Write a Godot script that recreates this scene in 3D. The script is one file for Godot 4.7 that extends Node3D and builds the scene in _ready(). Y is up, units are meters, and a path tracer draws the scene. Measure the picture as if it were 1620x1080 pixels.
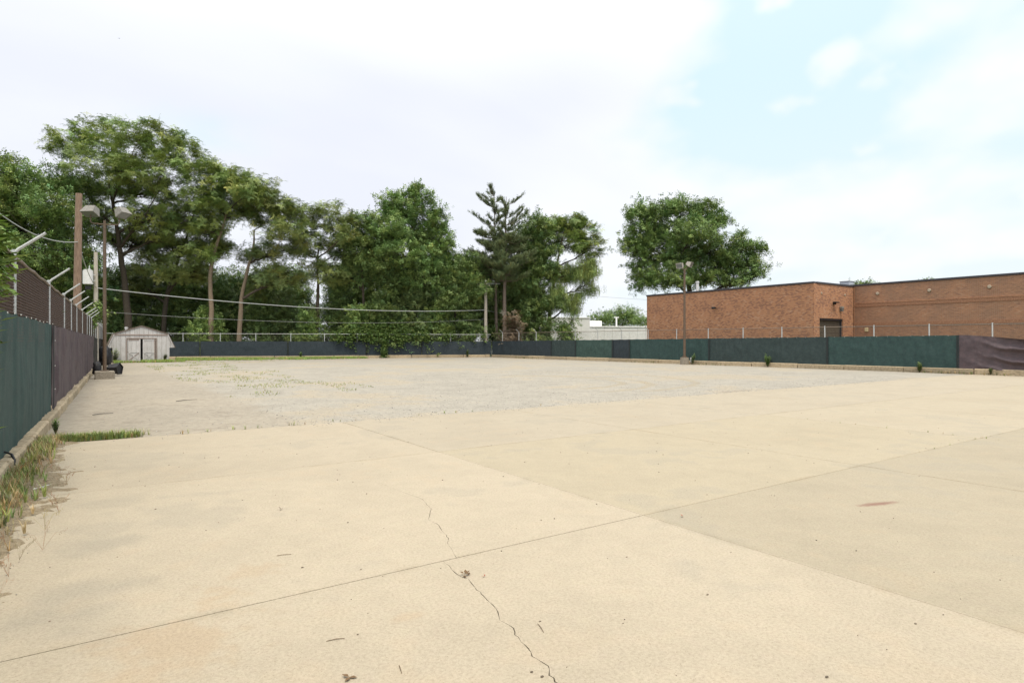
extends Node3D
# A fenced gravel and concrete storage yard on a bright overcast day.
# Yard axes: -Z runs along the left fence, +X runs along the concrete joints.

class Geo:
	# collects faces; front faces run clockwise
	var v := PackedVector3Array()
	var n := PackedVector3Array()
	var t := PackedVector2Array()
	var t2 := PackedVector2Array()
	var use_t2 := false
	func tri(a: Vector3, b: Vector3, c: Vector3, ua := Vector2.ZERO, ub := Vector2.ZERO, uc := Vector2.ZERO) -> void:
		var m := (c - a).cross(b - a).normalized()
		v.append(a); v.append(b); v.append(c)
		n.append(m); n.append(m); n.append(m)
		t.append(ua); t.append(ub); t.append(uc)
	func trin(a: Vector3, b: Vector3, c: Vector3, na: Vector3, nb: Vector3, nc: Vector3, ua := Vector2.ZERO, ub := Vector2.ZERO, uc := Vector2.ZERO) -> void:
		v.append(a); v.append(b); v.append(c)
		n.append(na); n.append(nb); n.append(nc)
		t.append(ua); t.append(ub); t.append(uc)
	func quad(a: Vector3, b: Vector3, c: Vector3, d: Vector3, s := Vector2.ONE) -> void:
		# a top-left, b top-right, c bottom-right, d bottom-left seen from the front
		tri(a, b, c, Vector2(0, 0), Vector2(s.x, 0), s)
		tri(a, c, d, Vector2(0, 0), s, Vector2(0, s.y))
	func box(c: Vector3, s: Vector3, bv := 0.0, bs := Basis.IDENTITY) -> void:
		# box with chamfered edges
		var h := s * 0.5
		bv = minf(bv, minf(h.x, minf(h.y, h.z)) * 0.9)
		var hs := [h.x, h.y, h.z]
		for ax in 3:
			for sg in [-1.0, 1.0]:
				var e := [Vector3.ZERO, Vector3.ZERO, Vector3.ZERO]
				for k in 3:
					var w := Vector3.ZERO
					w[k] = 1.0
					e[k] = w
				var i1 := (ax + 1) % 3
				var i2 := (ax + 2) % 3
				var o: Vector3 = e[ax] * (hs[ax] * sg)
				var p: Vector3 = e[i1] * (hs[i1] - bv)
				var q: Vector3 = e[i2] * (hs[i2] - bv)
				_face(c, bs, [o - p - q, o + p - q, o + p + q, o - p + q], e[ax] * sg)
		if bv > 0.0:
			for ax in 3:
				var i1 := (ax + 1) % 3
				var i2 := (ax + 2) % 3
				for s1 in [-1.0, 1.0]:
					for s2 in [-1.0, 1.0]:
						var a1 := Vector3.ZERO
						var b1 := Vector3.ZERO
						a1[i1] = hs[i1] * s1; a1[i2] = (hs[i2] - bv) * s2
						b1[i1] = (hs[i1] - bv) * s1; b1[i2] = hs[i2] * s2
						var l := Vector3.ZERO
						l[ax] = hs[ax] - bv
						var o2 := Vector3.ZERO
						o2[i1] = s1; o2[i2] = s2
						_face(c, bs, [a1 - l, a1 + l, b1 + l, b1 - l], o2)
			for sx in [-1.0, 1.0]:
				for sy in [-1.0, 1.0]:
					for sz in [-1.0, 1.0]:
						_face(c, bs, [Vector3(h.x * sx, (h.y - bv) * sy, (h.z - bv) * sz), Vector3((h.x - bv) * sx, h.y * sy, (h.z - bv) * sz), Vector3((h.x - bv) * sx, (h.y - bv) * sy, h.z * sz)], Vector3(sx, sy, sz))
	func _face(c: Vector3, bs: Basis, pts: Array, out: Vector3) -> void:
		var p: Array = pts.duplicate()
		var m: Vector3 = (p[2] - p[0]).cross(p[1] - p[0])
		if m.dot(out) < 0.0:
			p.reverse()
		for k in range(1, p.size() - 1):
			tri(c + bs * p[0], c + bs * p[k], c + bs * p[k + 1])
	func tube(pts: Array, rs: Array, sides := 8, cap := true, flare := Vector2.ONE) -> void:
		var rings := []
		var nr := []
		var side := Vector3.ZERO
		for i in pts.size():
			var d: Vector3 = (pts[mini(i + 1, pts.size() - 1)] - pts[maxi(i - 1, 0)]).normalized()
			if side == Vector3.ZERO:
				side = d.cross(Vector3.UP if absf(d.y) < 0.9 else Vector3.RIGHT).normalized()
			side = (side - d * side.dot(d)).normalized()
			var up := d.cross(side)
			var ring := PackedVector3Array()
			var rn := PackedVector3Array()
			for k in sides + 1:
				var a := TAU * k / sides
				var o := side * cos(a) * flare.x + up * sin(a) * flare.y
				ring.append(pts[i] + o * rs[i]); rn.append(o.normalized())
			rings.append(ring); nr.append(rn)
		for i in pts.size() - 1:
			for k in sides:
				var a: Vector3 = rings[i][k]
				var b: Vector3 = rings[i][k + 1]
				var c: Vector3 = rings[i + 1][k + 1]
				var e: Vector3 = rings[i + 1][k]
				if (c - a).cross(b - a).dot(nr[i][k] + nr[i][k + 1]) >= 0.0:
					trin(a, b, c, nr[i][k], nr[i][k + 1], nr[i + 1][k + 1])
					trin(a, c, e, nr[i][k], nr[i + 1][k + 1], nr[i + 1][k])
				else:
					trin(a, c, b, nr[i][k], nr[i + 1][k + 1], nr[i][k + 1])
					trin(a, e, c, nr[i][k], nr[i + 1][k], nr[i + 1][k + 1])
		if cap:
			for end in [0, pts.size() - 1]:
				var dir: Vector3 = pts[end] - pts[1 if end == 0 else pts.size() - 2]
				for k in sides:
					_face(Vector3.ZERO, Basis.IDENTITY, [pts[end], rings[end][k], rings[end][k + 1]], dir)
	func grid(nx: int, nz: int, f: Callable, uvf: Callable, flip := false) -> void:
		# smooth sheet over f(i, j), wound to face up when x runs right and z runs towards the viewer
		var p := []
		var u := []
		for j in nz + 1:
			for i in nx + 1:
				var q: Vector3 = f.call(i, j)
				p.append(q); u.append(uvf.call(q))
		var nm := []
		for j in nz + 1:
			for i in nx + 1:
				var dx: Vector3 = p[j * (nx + 1) + mini(i + 1, nx)] - p[j * (nx + 1) + maxi(i - 1, 0)]
				var dz: Vector3 = p[mini(j + 1, nz) * (nx + 1) + i] - p[maxi(j - 1, 0) * (nx + 1) + i]
				nm.append(dz.cross(dx).normalized() * (-1.0 if flip else 1.0))
		for j in nz:
			for i in nx:
				var a := j * (nx + 1) + i
				var b := a + 1
				var c := a + nx + 2
				var d := a + nx + 1
				if flip:
					trin(p[a], p[c], p[b], nm[a], nm[c], nm[b], u[a], u[c], u[b])
					trin(p[a], p[d], p[c], nm[a], nm[d], nm[c], u[a], u[d], u[c])
				else:
					trin(p[a], p[b], p[c], nm[a], nm[b], nm[c], u[a], u[b], u[c])
					trin(p[a], p[c], p[d], nm[a], nm[c], nm[d], u[a], u[c], u[d])
	func prism(poly: PackedVector2Array, y0: float, y1: float, bv := 0.0) -> void:
		# polygon in x,z extruded from y0 to y1, top edge chamfered by bv
		var p := poly
		if Geometry2D.is_polygon_clockwise(p):
			p.reverse()
		var top := p
		if bv > 0.0:
			var ins := Geometry2D.offset_polygon(p, -bv)
			if ins.size() == 1 and ins[0].size() == p.size():
				# match the nearest vertices
				var fit := PackedVector2Array()
				for q in p:
					var best: Vector2 = ins[0][0]
					for w in ins[0]:
						if w.distance_squared_to(q) < best.distance_squared_to(q):
							best = w
					fit.append(best)
				top = fit
		var ix := Geometry2D.triangulate_polygon(top)
		for k in range(0, ix.size(), 3):
			var a := top[ix[k]]
			var b := top[ix[k + 1]]
			var c := top[ix[k + 2]]
			_face(Vector3.ZERO, Basis.IDENTITY, [Vector3(a.x, y1, a.y), Vector3(b.x, y1, b.y), Vector3(c.x, y1, c.y)], Vector3.UP)
		var lo := y1 - bv
		for k in p.size():
			var a := p[k]
			var b := p[(k + 1) % p.size()]
			var e := b - a
			var out := Vector3(e.y, 0, -e.x)
			_face(Vector3.ZERO, Basis.IDENTITY, [Vector3(a.x, y0, a.y), Vector3(b.x, y0, b.y), Vector3(b.x, lo, b.y), Vector3(a.x, lo, a.y)], out)
			if bv > 0.0:
				var c := top[(k + 1) % p.size()]
				var d := top[k]
				_face(Vector3.ZERO, Basis.IDENTITY, [Vector3(a.x, lo, a.y), Vector3(b.x, lo, b.y), Vector3(c.x, y1, c.y), Vector3(d.x, y1, d.y)], out + Vector3.UP * 0.5)
	func mesh() -> ArrayMesh:
		var a := []
		a.resize(Mesh.ARRAY_MAX)
		a[Mesh.ARRAY_VERTEX] = v
		a[Mesh.ARRAY_NORMAL] = n
		a[Mesh.ARRAY_TEX_UV] = t
		if use_t2:
			a[Mesh.ARRAY_TEX_UV2] = t2
		var m := ArrayMesh.new()
		m.add_surface_from_arrays(Mesh.PRIMITIVE_TRIANGLES, a)
		return m

var M := {}
var used := {}
var rng := RandomNumberGenerator.new()

func R(a: float, b: float) -> float:
	return rng.randf_range(a, b)

func numbered(called: String) -> String:
	used[called] = used.get(called, 0) + 1
	return called if used[called] == 1 else "%s_%03d" % [called, used[called] - 1]

func tag(o: Node3D, label := "", category := "", group := "", kind := "") -> Node3D:
	if label: o.set_meta("label", label)
	if category: o.set_meta("category", category)
	if group: o.set_meta("group", group)
	if kind: o.set_meta("kind", kind)
	return o

func thing(called: String, label: String, category: String, at := Vector3.ZERO, group := "", kind := "") -> Node3D:
	var o := Node3D.new()
	o.name = numbered(called)
	add_child(o)
	o.position = at
	return tag(o, label, category, group, kind)

func put(called: String, m: Mesh, mat: Material, parent: Node3D, at := Transform3D.IDENTITY) -> MeshInstance3D:
	var o := MeshInstance3D.new()
	o.name = called if parent != self else numbered(called)
	o.mesh = m
	o.material_override = mat
	o.transform = at
	parent.add_child(o, true)
	return o

func scatter(called: String, m: Mesh, mat: Material, parent: Node3D, xfs: Array, cols: Array) -> MultiMeshInstance3D:
	var mm := MultiMesh.new()
	mm.transform_format = MultiMesh.TRANSFORM_3D
	mm.use_colors = true
	mm.mesh = m
	mm.instance_count = xfs.size()
	for i in xfs.size():
		mm.set_instance_transform(i, xfs[i])
		mm.set_instance_color(i, cols[i])
	var o := MultiMeshInstance3D.new()
	o.name = called if parent != self else numbered(called)
	o.multimesh = mm
	o.material_override = mat
	o.set_meta("kind", "stuff")
	parent.add_child(o, true)
	return o

func lin(r: float, g: float, b: float) -> Color:
	return Color(r, g, b).linear_to_srgb()

func noise(sd: int, f: float, oct := 4, kind := FastNoiseLite.TYPE_SIMPLEX_SMOOTH) -> FastNoiseLite:
	var q := FastNoiseLite.new()
	q.seed = sd
	q.frequency = f
	q.noise_type = kind
	q.fractal_octaves = oct
	return q

# seamless tile: coarse noise through a ramp of linear colours, times fine grain, plus specks
func tile(size: int, sd: int, f: float, ramp: Array, grain := 0.1, specks := 0.0, speck_col := Color.BLACK, stretch := Vector2.ONE, light_specks := 0.0) -> ImageTexture:
	var w := int(size * stretch.x)
	var h := int(size * stretch.y)
	var a := noise(sd, f, 5).get_seamless_image(size, size)
	var r2 := RandomNumberGenerator.new()
	r2.seed = sd
	var im := Image.create(w, h, true, Image.FORMAT_RGB8)
	for y in h:
		for x in w:
			var q: float = a.get_pixel(int(x / stretch.x) % size, int(y / stretch.y) % size).r * (ramp.size() - 1)
			var i := mini(int(q), ramp.size() - 2)
			var c: Color = (ramp[i] as Color).lerp(ramp[i + 1], q - i)
			var k := 1.0 + r2.randf_range(-grain, grain)
			c = Color(c.r * k, c.g * k, c.b * k)
			var p := r2.randf()
			if p < specks:
				c = c.lerp(speck_col, r2.randf_range(0.3, 0.9))
			elif p > 1.0 - light_specks:
				c = Color(c.r * 1.25, c.g * 1.25, c.b * 1.25)
			im.set_pixel(x, y, c.linear_to_srgb())
	im.generate_mipmaps()
	return ImageTexture.create_from_image(im)

func relief(size: int, sd: int, f: float, strength: float) -> ImageTexture:
	var a := noise(sd, f, 4).get_seamless_image(size, size)
	a.convert(Image.FORMAT_RGBA8)
	a.bump_map_to_normal_map(strength)
	return ImageTexture.create_from_image(a)

func mat(col: Color, rough := 0.8, metal := 0.0) -> StandardMaterial3D:
	var m := StandardMaterial3D.new()
	m.albedo_color = col
	m.roughness = rough
	m.metallic = metal
	return m

func trimat(tex: Texture2D, sc: Vector3, rough := 0.85, nrm: Texture2D = null, ns := 1.0, world := false) -> StandardMaterial3D:
	var m := StandardMaterial3D.new()
	m.albedo_texture = tex
	m.uv1_triplanar = true
	m.uv1_world_triplanar = world
	m.uv1_scale = sc
	m.roughness = rough
	if nrm:
		m.normal_enabled = true
		m.normal_texture = nrm
		m.normal_scale = ns
	return m

func along(p: Vector3, q: Vector3) -> Transform3D:
	# local x runs from p to q, local z points into the yard
	var x := (q - p).normalized()
	return Transform3D(Basis(x, Vector3.UP, x.cross(Vector3.UP)), p)

# ---------------------------------------------------------------- camera, sky, sun
func setting() -> void:
	var cam := Camera3D.new()
	cam.name = "camera"
	cam.position = Vector3(0, 1.6, 0)
	cam.rotation.y = -atan(680.0 / 980.0)
	cam.fov = rad_to_deg(2.0 * atan(540.0 / 980.0))
	cam.near = 0.05
	cam.far = 1500.0
	add_child(cam)
	cam.current = true
	var e := Environment.new()
	e.background_mode = Environment.BG_SKY
	e.tonemap_mode = Environment.TONE_MAPPER_LINEAR
	e.tonemap_exposure = 1.7
	e.sdfgi_enabled = true
	e.ssao_enabled = true
	e.ssil_enabled = true
	var ps := PanoramaSkyMaterial.new()
	ps.panorama = sky_picture()
	ps.energy_multiplier = 1.0
	e.sky = Sky.new()
	e.sky.sky_material = ps
	var we := WorldEnvironment.new()
	we.name = "environment"
	we.environment = e
	add_child(we)
	var sun := DirectionalLight3D.new()
	sun.name = "sun"
	sun.light_energy = 0.5
	sun.light_angular_distance = 16.0
	sun.light_color = Color(1.0, 0.95, 0.86)
	sun.shadow_enabled = true
	sun.look_at_from_position(Vector3(-7, 60, 24), Vector3.ZERO)
	add_child(sun)

func sky_picture() -> ImageTexture:
	# a high white deck that breaks up into blue towards the east (+X), hazy near the horizon
	var w := 1536
	var h := 768
	var im := Image.create(w, h, false, Image.FORMAT_RGBF)
	im.fill(Color(0.34, 0.32, 0.29))
	var big := noise(11, 0.55, 3)
	var puff := noise(23, 1.5, 6)
	var wisp := noise(5, 0.9, 5)
	for y in h / 2:
		var el := PI * 0.5 - PI * (y + 0.5) / h
		var sy := sin(el)
		var cy := cos(el)
		for x in w:
			var az := TAU * (x + 0.5) / w
			var d := Vector3(sin(az) * cy, sy, -cos(az) * cy)
			var p := Vector3(d.x, 0, d.z) / (sy + 0.32) * 1.35
			var n1 := puff.get_noise_3d(p.x, 0.0, p.z)
			var n2 := big.get_noise_3d(p.x, 7.0, p.z)
			var n3 := wisp.get_noise_3d(p.x * 0.7, 3.0, p.z * 1.6)
			# where the deck opens: a broad gap in the east
			var open := smoothstep(0.52, 1.0, cos(az - 1.66)) * (1.0 - 0.55 * smoothstep(0.5, 1.0, sy))
			var cover := smoothstep(-0.34, 0.72, n1 * 0.9 + n2 * 0.55 + n3 * 0.25 + 0.78 - open * 0.80)
			cover = maxf(cover, 0.22)
			cover = maxf(cover, smoothstep(0.0, 0.5, puff.get_noise_3d(p.x * 1.7 + 9.0, 2.0, p.z * 1.7)) * 0.8)
			var blue := Color(0.395, 0.535, 0.59).lerp(Color(0.50, 0.565, 0.60), smoothstep(0.42, 0.0, sy))
			var thick := clampf(0.5 + n2 * 0.9 + n3 * 0.5 + (0.30 - absf(sy - 0.30)) * 0.5, 0.0, 1.0)
			var white := Color(0.61, 0.625, 0.645).lerp(Color(0.515, 0.535, 0.59), thick * (1.0 - open) * (1.0 - 0.7 * smoothstep(0.38, 0.6, sy)))
			white = white.lerp(Color(1.25, 1.24, 1.22), smoothstep(0.34, 0.95, sy))
			var c := blue.lerp(white, cover)
			c = c.lerp(Color(0.55, 0.575, 0.60), smoothstep(0.14, 0.0, sy) * 0.6)
			im.set_pixel(x, y, c)
	return ImageTexture.create_from_image(im)
var TREES = [
	["locust_tree", "tallest feathery locust tree with dark forked limbs, behind the left floodlights", "trees beyond the back fence", [3.65, 0.0, -68.06], [[0.0, -0.1, 0.0, 0.36], [-0.25, 5.21, -0.17, 0.306], [-0.54, 8.17, -0.38, 0.252], [-0.88, 11.13, -0.61, 0.198], [-1.22, 13.79, -0.85, 0.144], [-1.61, 16.46, -1.12, 0.09]], [[-3.9, 19.9, -2.7, 2.6, 1.43], [-1.5, 21.7, -3.5, 2.83, 1.21], [0.8, 20.2, 3.0, 2.64, 1.38], [2.9, 19.7, 2.0, 2.47, 1.56], [-2.7, 17.3, 1.8, 2.47, 1.23], [0.5, 19.1, -2.1, 2.69, 1.35], [-1.0, 15.9, -0.7, 2.21, 1.04], [-3.1, 16.4, -4.6, 2.36, 1.35], [2.6, 16.6, 4.2, 2.14, 1.63], [5.4, 18.7, 1.3, 2.02, 1.62], [6.6, 17.5, 4.6, 1.3, 1.11], [4.6, 15.3, 3.2, 2.6, 1.69], [2.4, 13.9, -0.8, 2.42, 1.48], [6.1, 14.7, 4.2, 1.56, 1.69], [0.7, 11.3, -3.2, 2.33, 1.37], [-0.9, 16.5, 3.0, 2.1, 1.36], [1.7, 16.1, -0.0, 2.25, 1.46], [0.8, 12.8, 3.0, 2.14, 1.38], [-2.7, 13.8, -1.9, 1.95, 1.43], [-1.4, 12.1, -3.4, 2.16, 1.48], [2.4, 11.4, 1.7, 1.95, 1.43]], "pinnate", [0.25, 0.325, 0.09], 66, 0.75, 0],
	["locust_tree", "dark forked locust tree just right of the tallest one, half hidden by shrubs", "trees beyond the back fence", [6.75, 0.0, -69.56], [[-0.36, -0.1, -0.25, 0.26], [0.0, 5.4, 0.0, 0.211], [0.67, 8.51, 0.46, 0.163], [1.43, 11.0, 0.99, 0.114], [1.94, 12.87, 1.35, 0.065]], [[1.9, 13.4, 1.4, 2.33, 1.64], [0.6, 11.6, -2.0, 2.4, 1.84], [3.0, 11.0, 2.1, 1.78, 1.92], [-0.9, 9.1, -0.6, 2.05, 1.64], [1.2, 8.3, 3.2, 2.12, 1.72], [-1.2, 6.8, -3.3, 2.12, 1.41]], "pinnate", [0.23, 0.285, 0.09], 95, 0.85, 0],
	["broadleaf_tree", "broad bushy tree filling the left edge behind the slatted fence", "trees beyond the back fence", [-2.76, 0.0, -68.64], [[0.0, -0.1, 0.0, 0.3], [0.09, 6.13, 0.07, 0.225], [0.37, 9.49, 0.26, 0.15], [0.46, 11.72, 0.32, 0.075]], [[0.0, 15.8, 0.0, 2.09, 1.23], [1.9, 16.0, -1.1, 2.3, 1.4], [-1.8, 14.4, -1.3, 2.22, 1.6], [0.5, 13.0, 2.8, 2.73, 1.54], [-2.2, 12.1, -4.0, 2.68, 1.79], [1.4, 11.4, 1.0, 2.58, 1.72], [-0.6, 9.2, 2.0, 2.85, 1.66], [1.8, 8.8, 1.3, 2.34, 1.72], [-2.8, 8.4, -1.9, 2.22, 2.09], [0.2, 7.1, -1.1, 2.88, 1.63], [2.5, 6.6, -0.7, 2.3, 1.66], [-2.0, 5.7, -3.8, 2.55, 1.53]], "broad", [0.185, 0.28, 0.08], 88, 0.95, 0],
	["broadleaf_tree", "tree cut off by the left edge of the picture above the vine", "trees beyond the back fence", [-6.84, 0.0, -70.07], [[0.0, -0.1, 0.0, 0.26], [0.09, 7.13, 0.06, 0.195], [0.45, 11.51, 0.31, 0.13], [0.77, 14.25, 0.53, 0.065]], [[1.0, 16.7, 0.7, 1.33, 0.96], [0.0, 15.3, 0.0, 2.05, 1.45], [1.4, 14.8, 1.0, 1.57, 1.2], [0.1, 13.2, 0.1, 2.17, 1.57], [0.8, 12.4, -1.9, 2.12, 1.25]], "broad", [0.25, 0.325, 0.09], 110, 0.9, 0],
	["locust_tree", "leaning tree with pale bare lower trunk and dark bend, left of the forked pale one", "trees beyond the back fence", [9.94, 0.0, -64.19], [[0.0, -0.1, 0.0, 0.26], [0.05, 4.64, 0.04, 0.221], [-0.05, 7.62, -0.03, 0.182], [0.34, 10.3, 0.24, 0.143], [0.93, 12.39, 0.65, 0.104], [1.22, 13.88, 0.85, 0.065]], [[2.2, 16.6, 1.5, 1.84, 1.11], [1.3, 16.4, -1.5, 1.76, 1.36], [2.6, 15.2, 4.2, 1.52, 1.27], [0.6, 13.9, 0.4, 1.7, 1.18], [3.0, 14.3, -0.4, 1.63, 1.08], [-0.2, 12.1, -0.1, 1.44, 1.18], [-0.7, 10.0, -0.5, 1.44, 1.18], [1.2, 10.6, -1.6, 1.22, 0.95]], "pinnate", [0.25, 0.325, 0.09], 95, 0.8, 1],
	["forked_tree", "tree with the palest slender trunk, forking into a wide flat crown", "trees beyond the back fence", [12.17, 0.0, -63.4], [[0.0, -0.1, 0.0, 0.25], [0.2, 4.07, 0.14, 0.212], [0.35, 6.18, 0.24, 0.175], [0.8, 8.59, 0.55, 0.138], [1.19, 10.39, 0.82, 0.1], [1.29, 12.2, 0.89, 0.062]], [[1.8, 15.8, 1.2, 1.86, 1.06], [3.2, 14.6, 2.2, 1.72, 1.19], [4.3, 13.4, 2.9, 1.33, 1.19], [1.6, 14.7, -1.3, 1.78, 0.96], [3.0, 11.7, 4.5, 1.79, 1.02], [2.9, 13.5, -0.4, 1.64, 0.96], [4.9, 11.0, 3.4, 1.06, 1.19], [2.8, 10.1, 1.9, 1.99, 1.06], [1.4, 10.1, -1.5, 1.23, 0.96], [3.4, 7.7, 2.4, 1.86, 1.19], [2.2, 7.3, -0.9, 1.51, 1.23]], "pinnate", [0.23, 0.285, 0.09], 100, 0.8, 1],
	["sparse_tree", "thin open tree with sky showing through, between the forked and the conical one", "trees beyond the back fence", [19.07, 0.0, -61.0], [[-0.15, -0.1, -0.11, 0.2], [-0.05, 4.77, -0.04, 0.163], [0.0, 7.26, 0.0, 0.125], [-0.05, 9.75, -0.04, 0.088], [0.26, 11.93, 0.18, 0.05]], [[-0.6, 14.1, -0.4, 0.96, 0.82], [0.6, 14.6, 0.4, 1.1, 0.82], [1.8, 13.8, 1.2, 1.23, 0.89], [-0.3, 12.9, -2.7, 0.99, 0.85], [1.1, 12.7, 0.8, 1.23, 0.82], [0.1, 11.3, 0.1, 1.1, 0.82], [1.4, 11.6, 3.4, 1.06, 0.93], [-1.1, 10.4, -0.8, 0.96, 0.96], [2.3, 10.7, -0.8, 1.41, 0.99], [-0.1, 8.8, -0.1, 1.23, 0.96], [1.1, 7.9, 0.8, 1.51, 1.23]], "pinnate", [0.23, 0.285, 0.09], 85, 0.75, 0],
	["maple_tree", "smaller rounded maple against the left side of the tallest dense maple", "trees beyond the back fence", [23.19, 0.0, -59.57], [[0.0, -0.1, 0.0, 0.22], [0.0, 5.47, 0.0, 0.138], [-0.16, 9.27, -0.11, 0.055]], [[-0.2, 13.6, -0.1, 1.26, 0.84], [-1.0, 12.1, -0.7, 1.53, 1.12], [0.8, 11.9, 0.5, 1.67, 1.26], [-0.5, 10.2, -0.4, 1.95, 1.4], [1.3, 9.3, 0.9, 1.81, 1.4], [-0.4, 8.1, -1.5, 1.99, 1.56]], "broad", [0.17, 0.25, 0.075], 130, 0.9, 0],
	["maple_tree", "tall dense maple with an uneven spiky top in the middle", "trees beyond the back fence", [27.96, 0.0, -57.91], [[0.0, -0.1, 0.0, 0.36], [-0.06, 6.2, -0.04, 0.27], [-0.27, 10.09, -0.19, 0.18], [-0.16, 13.33, -0.12, 0.09]], [[0.3, 16.8, 0.2, 0.71, 0.93], [0.1, 16.4, -1.2, 0.87, 1.01], [-1.8, 15.8, -1.2, 1.14, 1.0], [-2.4, 14.6, -1.7, 1.14, 1.0], [-0.8, 14.8, -0.6, 1.71, 1.14], [0.9, 15.2, 0.6, 1.14, 1.28], [1.9, 13.8, 1.3, 1.0, 1.28], [-2.8, 12.7, 0.5, 2.07, 1.38], [0.9, 13.0, -1.8, 2.35, 1.62], [1.8, 12.0, 1.2, 1.57, 1.43], [-2.7, 11.1, -1.9, 1.85, 1.43], [-1.7, 10.1, 1.3, 2.35, 1.52], [1.3, 10.0, 0.9, 2.0, 1.57], [-1.4, 8.2, -2.2, 2.46, 1.59], [0.5, 7.8, 0.4, 2.42, 1.57], [2.9, 10.9, 0.8, 0.94, 1.3]], "broad", [0.185, 0.28, 0.08], 105, 0.8, 0],
	["broadleaf_tree", "low leafy tree between the dense maple and the pines", "trees beyond the back fence", [31.86, 0.0, -56.56], [[0.0, -0.1, 0.0, 0.2], [0.11, 4.96, 0.08, 0.125], [0.22, 7.6, 0.15, 0.05]], [[-0.7, 9.2, -0.5, 1.89, 1.31], [0.9, 9.2, 0.6, 1.74, 1.31], [2.9, 8.5, -0.4, 1.35, 1.5], [-0.2, 7.6, -0.1, 2.18, 1.45], [1.5, 6.6, 1.0, 1.89, 1.6], [-0.3, 5.8, -0.2, 2.18, 1.31]], "broad", [0.17, 0.25, 0.075], 135, 0.95, 0],
	["weeping_tree", "leaning tree with drooping strands at the right end of the tree line", "trees beyond the back fence", [41.6, 0.0, -53.2], [[0.0, -0.1, 0.0, 0.24], [0.23, 5.11, 0.16, 0.195], [0.57, 8.2, 0.4, 0.15], [1.02, 10.96, 0.71, 0.105], [1.47, 13.36, 1.02, 0.06]], [[2.2, 14.6, 1.5, 1.66, 1.06], [3.3, 13.5, 2.3, 1.66, 1.36], [2.3, 14.3, -0.8, 1.87, 1.25], [-0.2, 13.4, -0.1, 1.66, 1.21], [1.9, 12.1, 1.3, 2.12, 1.21], [3.9, 11.6, 2.7, 1.21, 1.36], [2.9, 9.6, 2.0, 1.51, 1.66], [3.7, 7.9, 2.6, 0.83, 1.66], [2.9, 9.5, -0.4, 1.71, 1.4], [0.5, 6.5, 0.4, 1.82, 1.51], [2.2, 5.8, 1.5, 1.21, 1.51], [2.9, 9.5, 3.3, 1.04, 1.34]], "willow", [0.25, 0.325, 0.09], 95, 0.8, 1],
	["broadleaf_tree", "darker upright tree between the pines and the weeping tree", "trees beyond the back fence", [40.51, 0.0, -53.58], [[0.0, -0.1, 0.0, 0.2], [0.11, 5.78, 0.08, 0.15], [0.0, 9.89, 0.0, 0.1], [-0.11, 11.94, -0.07, 0.05]], [[-0.1, 13.9, -0.1, 1.66, 1.21], [-1.0, 12.3, -0.7, 1.81, 1.36], [0.5, 11.6, 0.3, 1.66, 1.36], [-0.7, 9.9, -0.5, 1.96, 1.51], [0.7, 9.1, 0.5, 1.51, 1.51], [-1.1, 7.5, -0.8, 1.81, 1.66], [0.3, 6.1, 0.2, 1.96, 1.81], [-1.1, 5.1, -2.0, 1.68, 1.68]], "broad", [0.17, 0.25, 0.075], 130, 0.95, 0],
	["oak_tree", "big rounded tree standing behind the brick building", "", [53.23, 0.0, -43.4], [[0.0, -0.1, 0.0, 0.42], [0.0, 5.71, 0.0, 0.315], [-0.11, 7.73, -0.07, 0.21], [-0.22, 9.75, -0.15, 0.105]], [[-2.9, 15.3, -2.0, 1.93, 1.26], [-0.8, 15.6, -0.5, 1.93, 1.11], [1.3, 15.1, 0.9, 1.78, 1.26], [-4.5, 14.5, -3.1, 1.48, 1.33], [-4.3, 12.6, -3.0, 1.93, 1.48], [0.3, 13.6, -3.5, 2.48, 1.7], [-2.0, 12.7, 2.3, 2.26, 1.56], [2.7, 14.3, 1.8, 0.96, 1.04], [-4.8, 11.4, -3.3, 1.33, 1.19], [-2.6, 10.8, -1.8, 2.22, 1.63], [1.5, 11.0, -1.4, 2.44, 1.68], [2.1, 11.4, 1.5, 1.78, 1.63], [-3.7, 8.9, -2.6, 1.78, 1.48], [-3.1, 8.2, 0.3, 2.01, 1.44], [0.7, 8.4, 0.5, 2.07, 1.48], [2.7, 9.4, 1.8, 1.78, 1.48], [4.4, 12.1, 3.1, 1.33, 1.11], [4.2, 10.1, 2.9, 1.63, 1.33], [5.9, 11.1, 4.1, 0.96, 1.04], [5.4, 9.1, 3.8, 1.26, 1.19], [3.8, 8.1, 2.6, 1.78, 0.89], [-4.1, 7.6, -2.8, 1.19, 0.74]], "broad", [0.185, 0.28, 0.08], 108, 0.85, 0],
	["far_tree", "leftmost small far tree above the white warehouse roof", "small far trees above the white warehouse", [92.58, 0.0, -100.08], [[0.0, -0.1, 0.0, 0.3], [0.0, 5.18, 0.0, 0.075]], [[-0.7, 6.2, -0.5, 1.67, 1.21], [0.8, 6.8, 0.5, 1.82, 1.21], [0.2, 4.8, 0.2, 2.12, 1.21]], "broad", [0.185, 0.28, 0.08], 60, 1.3, 0],
	["far_tree", "highest rounded far tree above the white warehouse, behind the white pole", "small far trees above the white warehouse", [100.35, 0.0, -100.77], [[0.0, -0.1, 0.0, 0.35], [0.0, 6.03, 0.0, 0.087]], [[-1.2, 7.5, -0.8, 2.04, 1.41], [0.6, 8.2, 0.4, 2.2, 1.41], [2.1, 7.2, 1.5, 2.04, 1.57], [-2.0, 6.0, -1.4, 1.89, 1.26], [0.6, 6.0, 0.4, 3.14, 1.41]], "broad", [0.185, 0.28, 0.08], 60, 1.4, 0],
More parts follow.
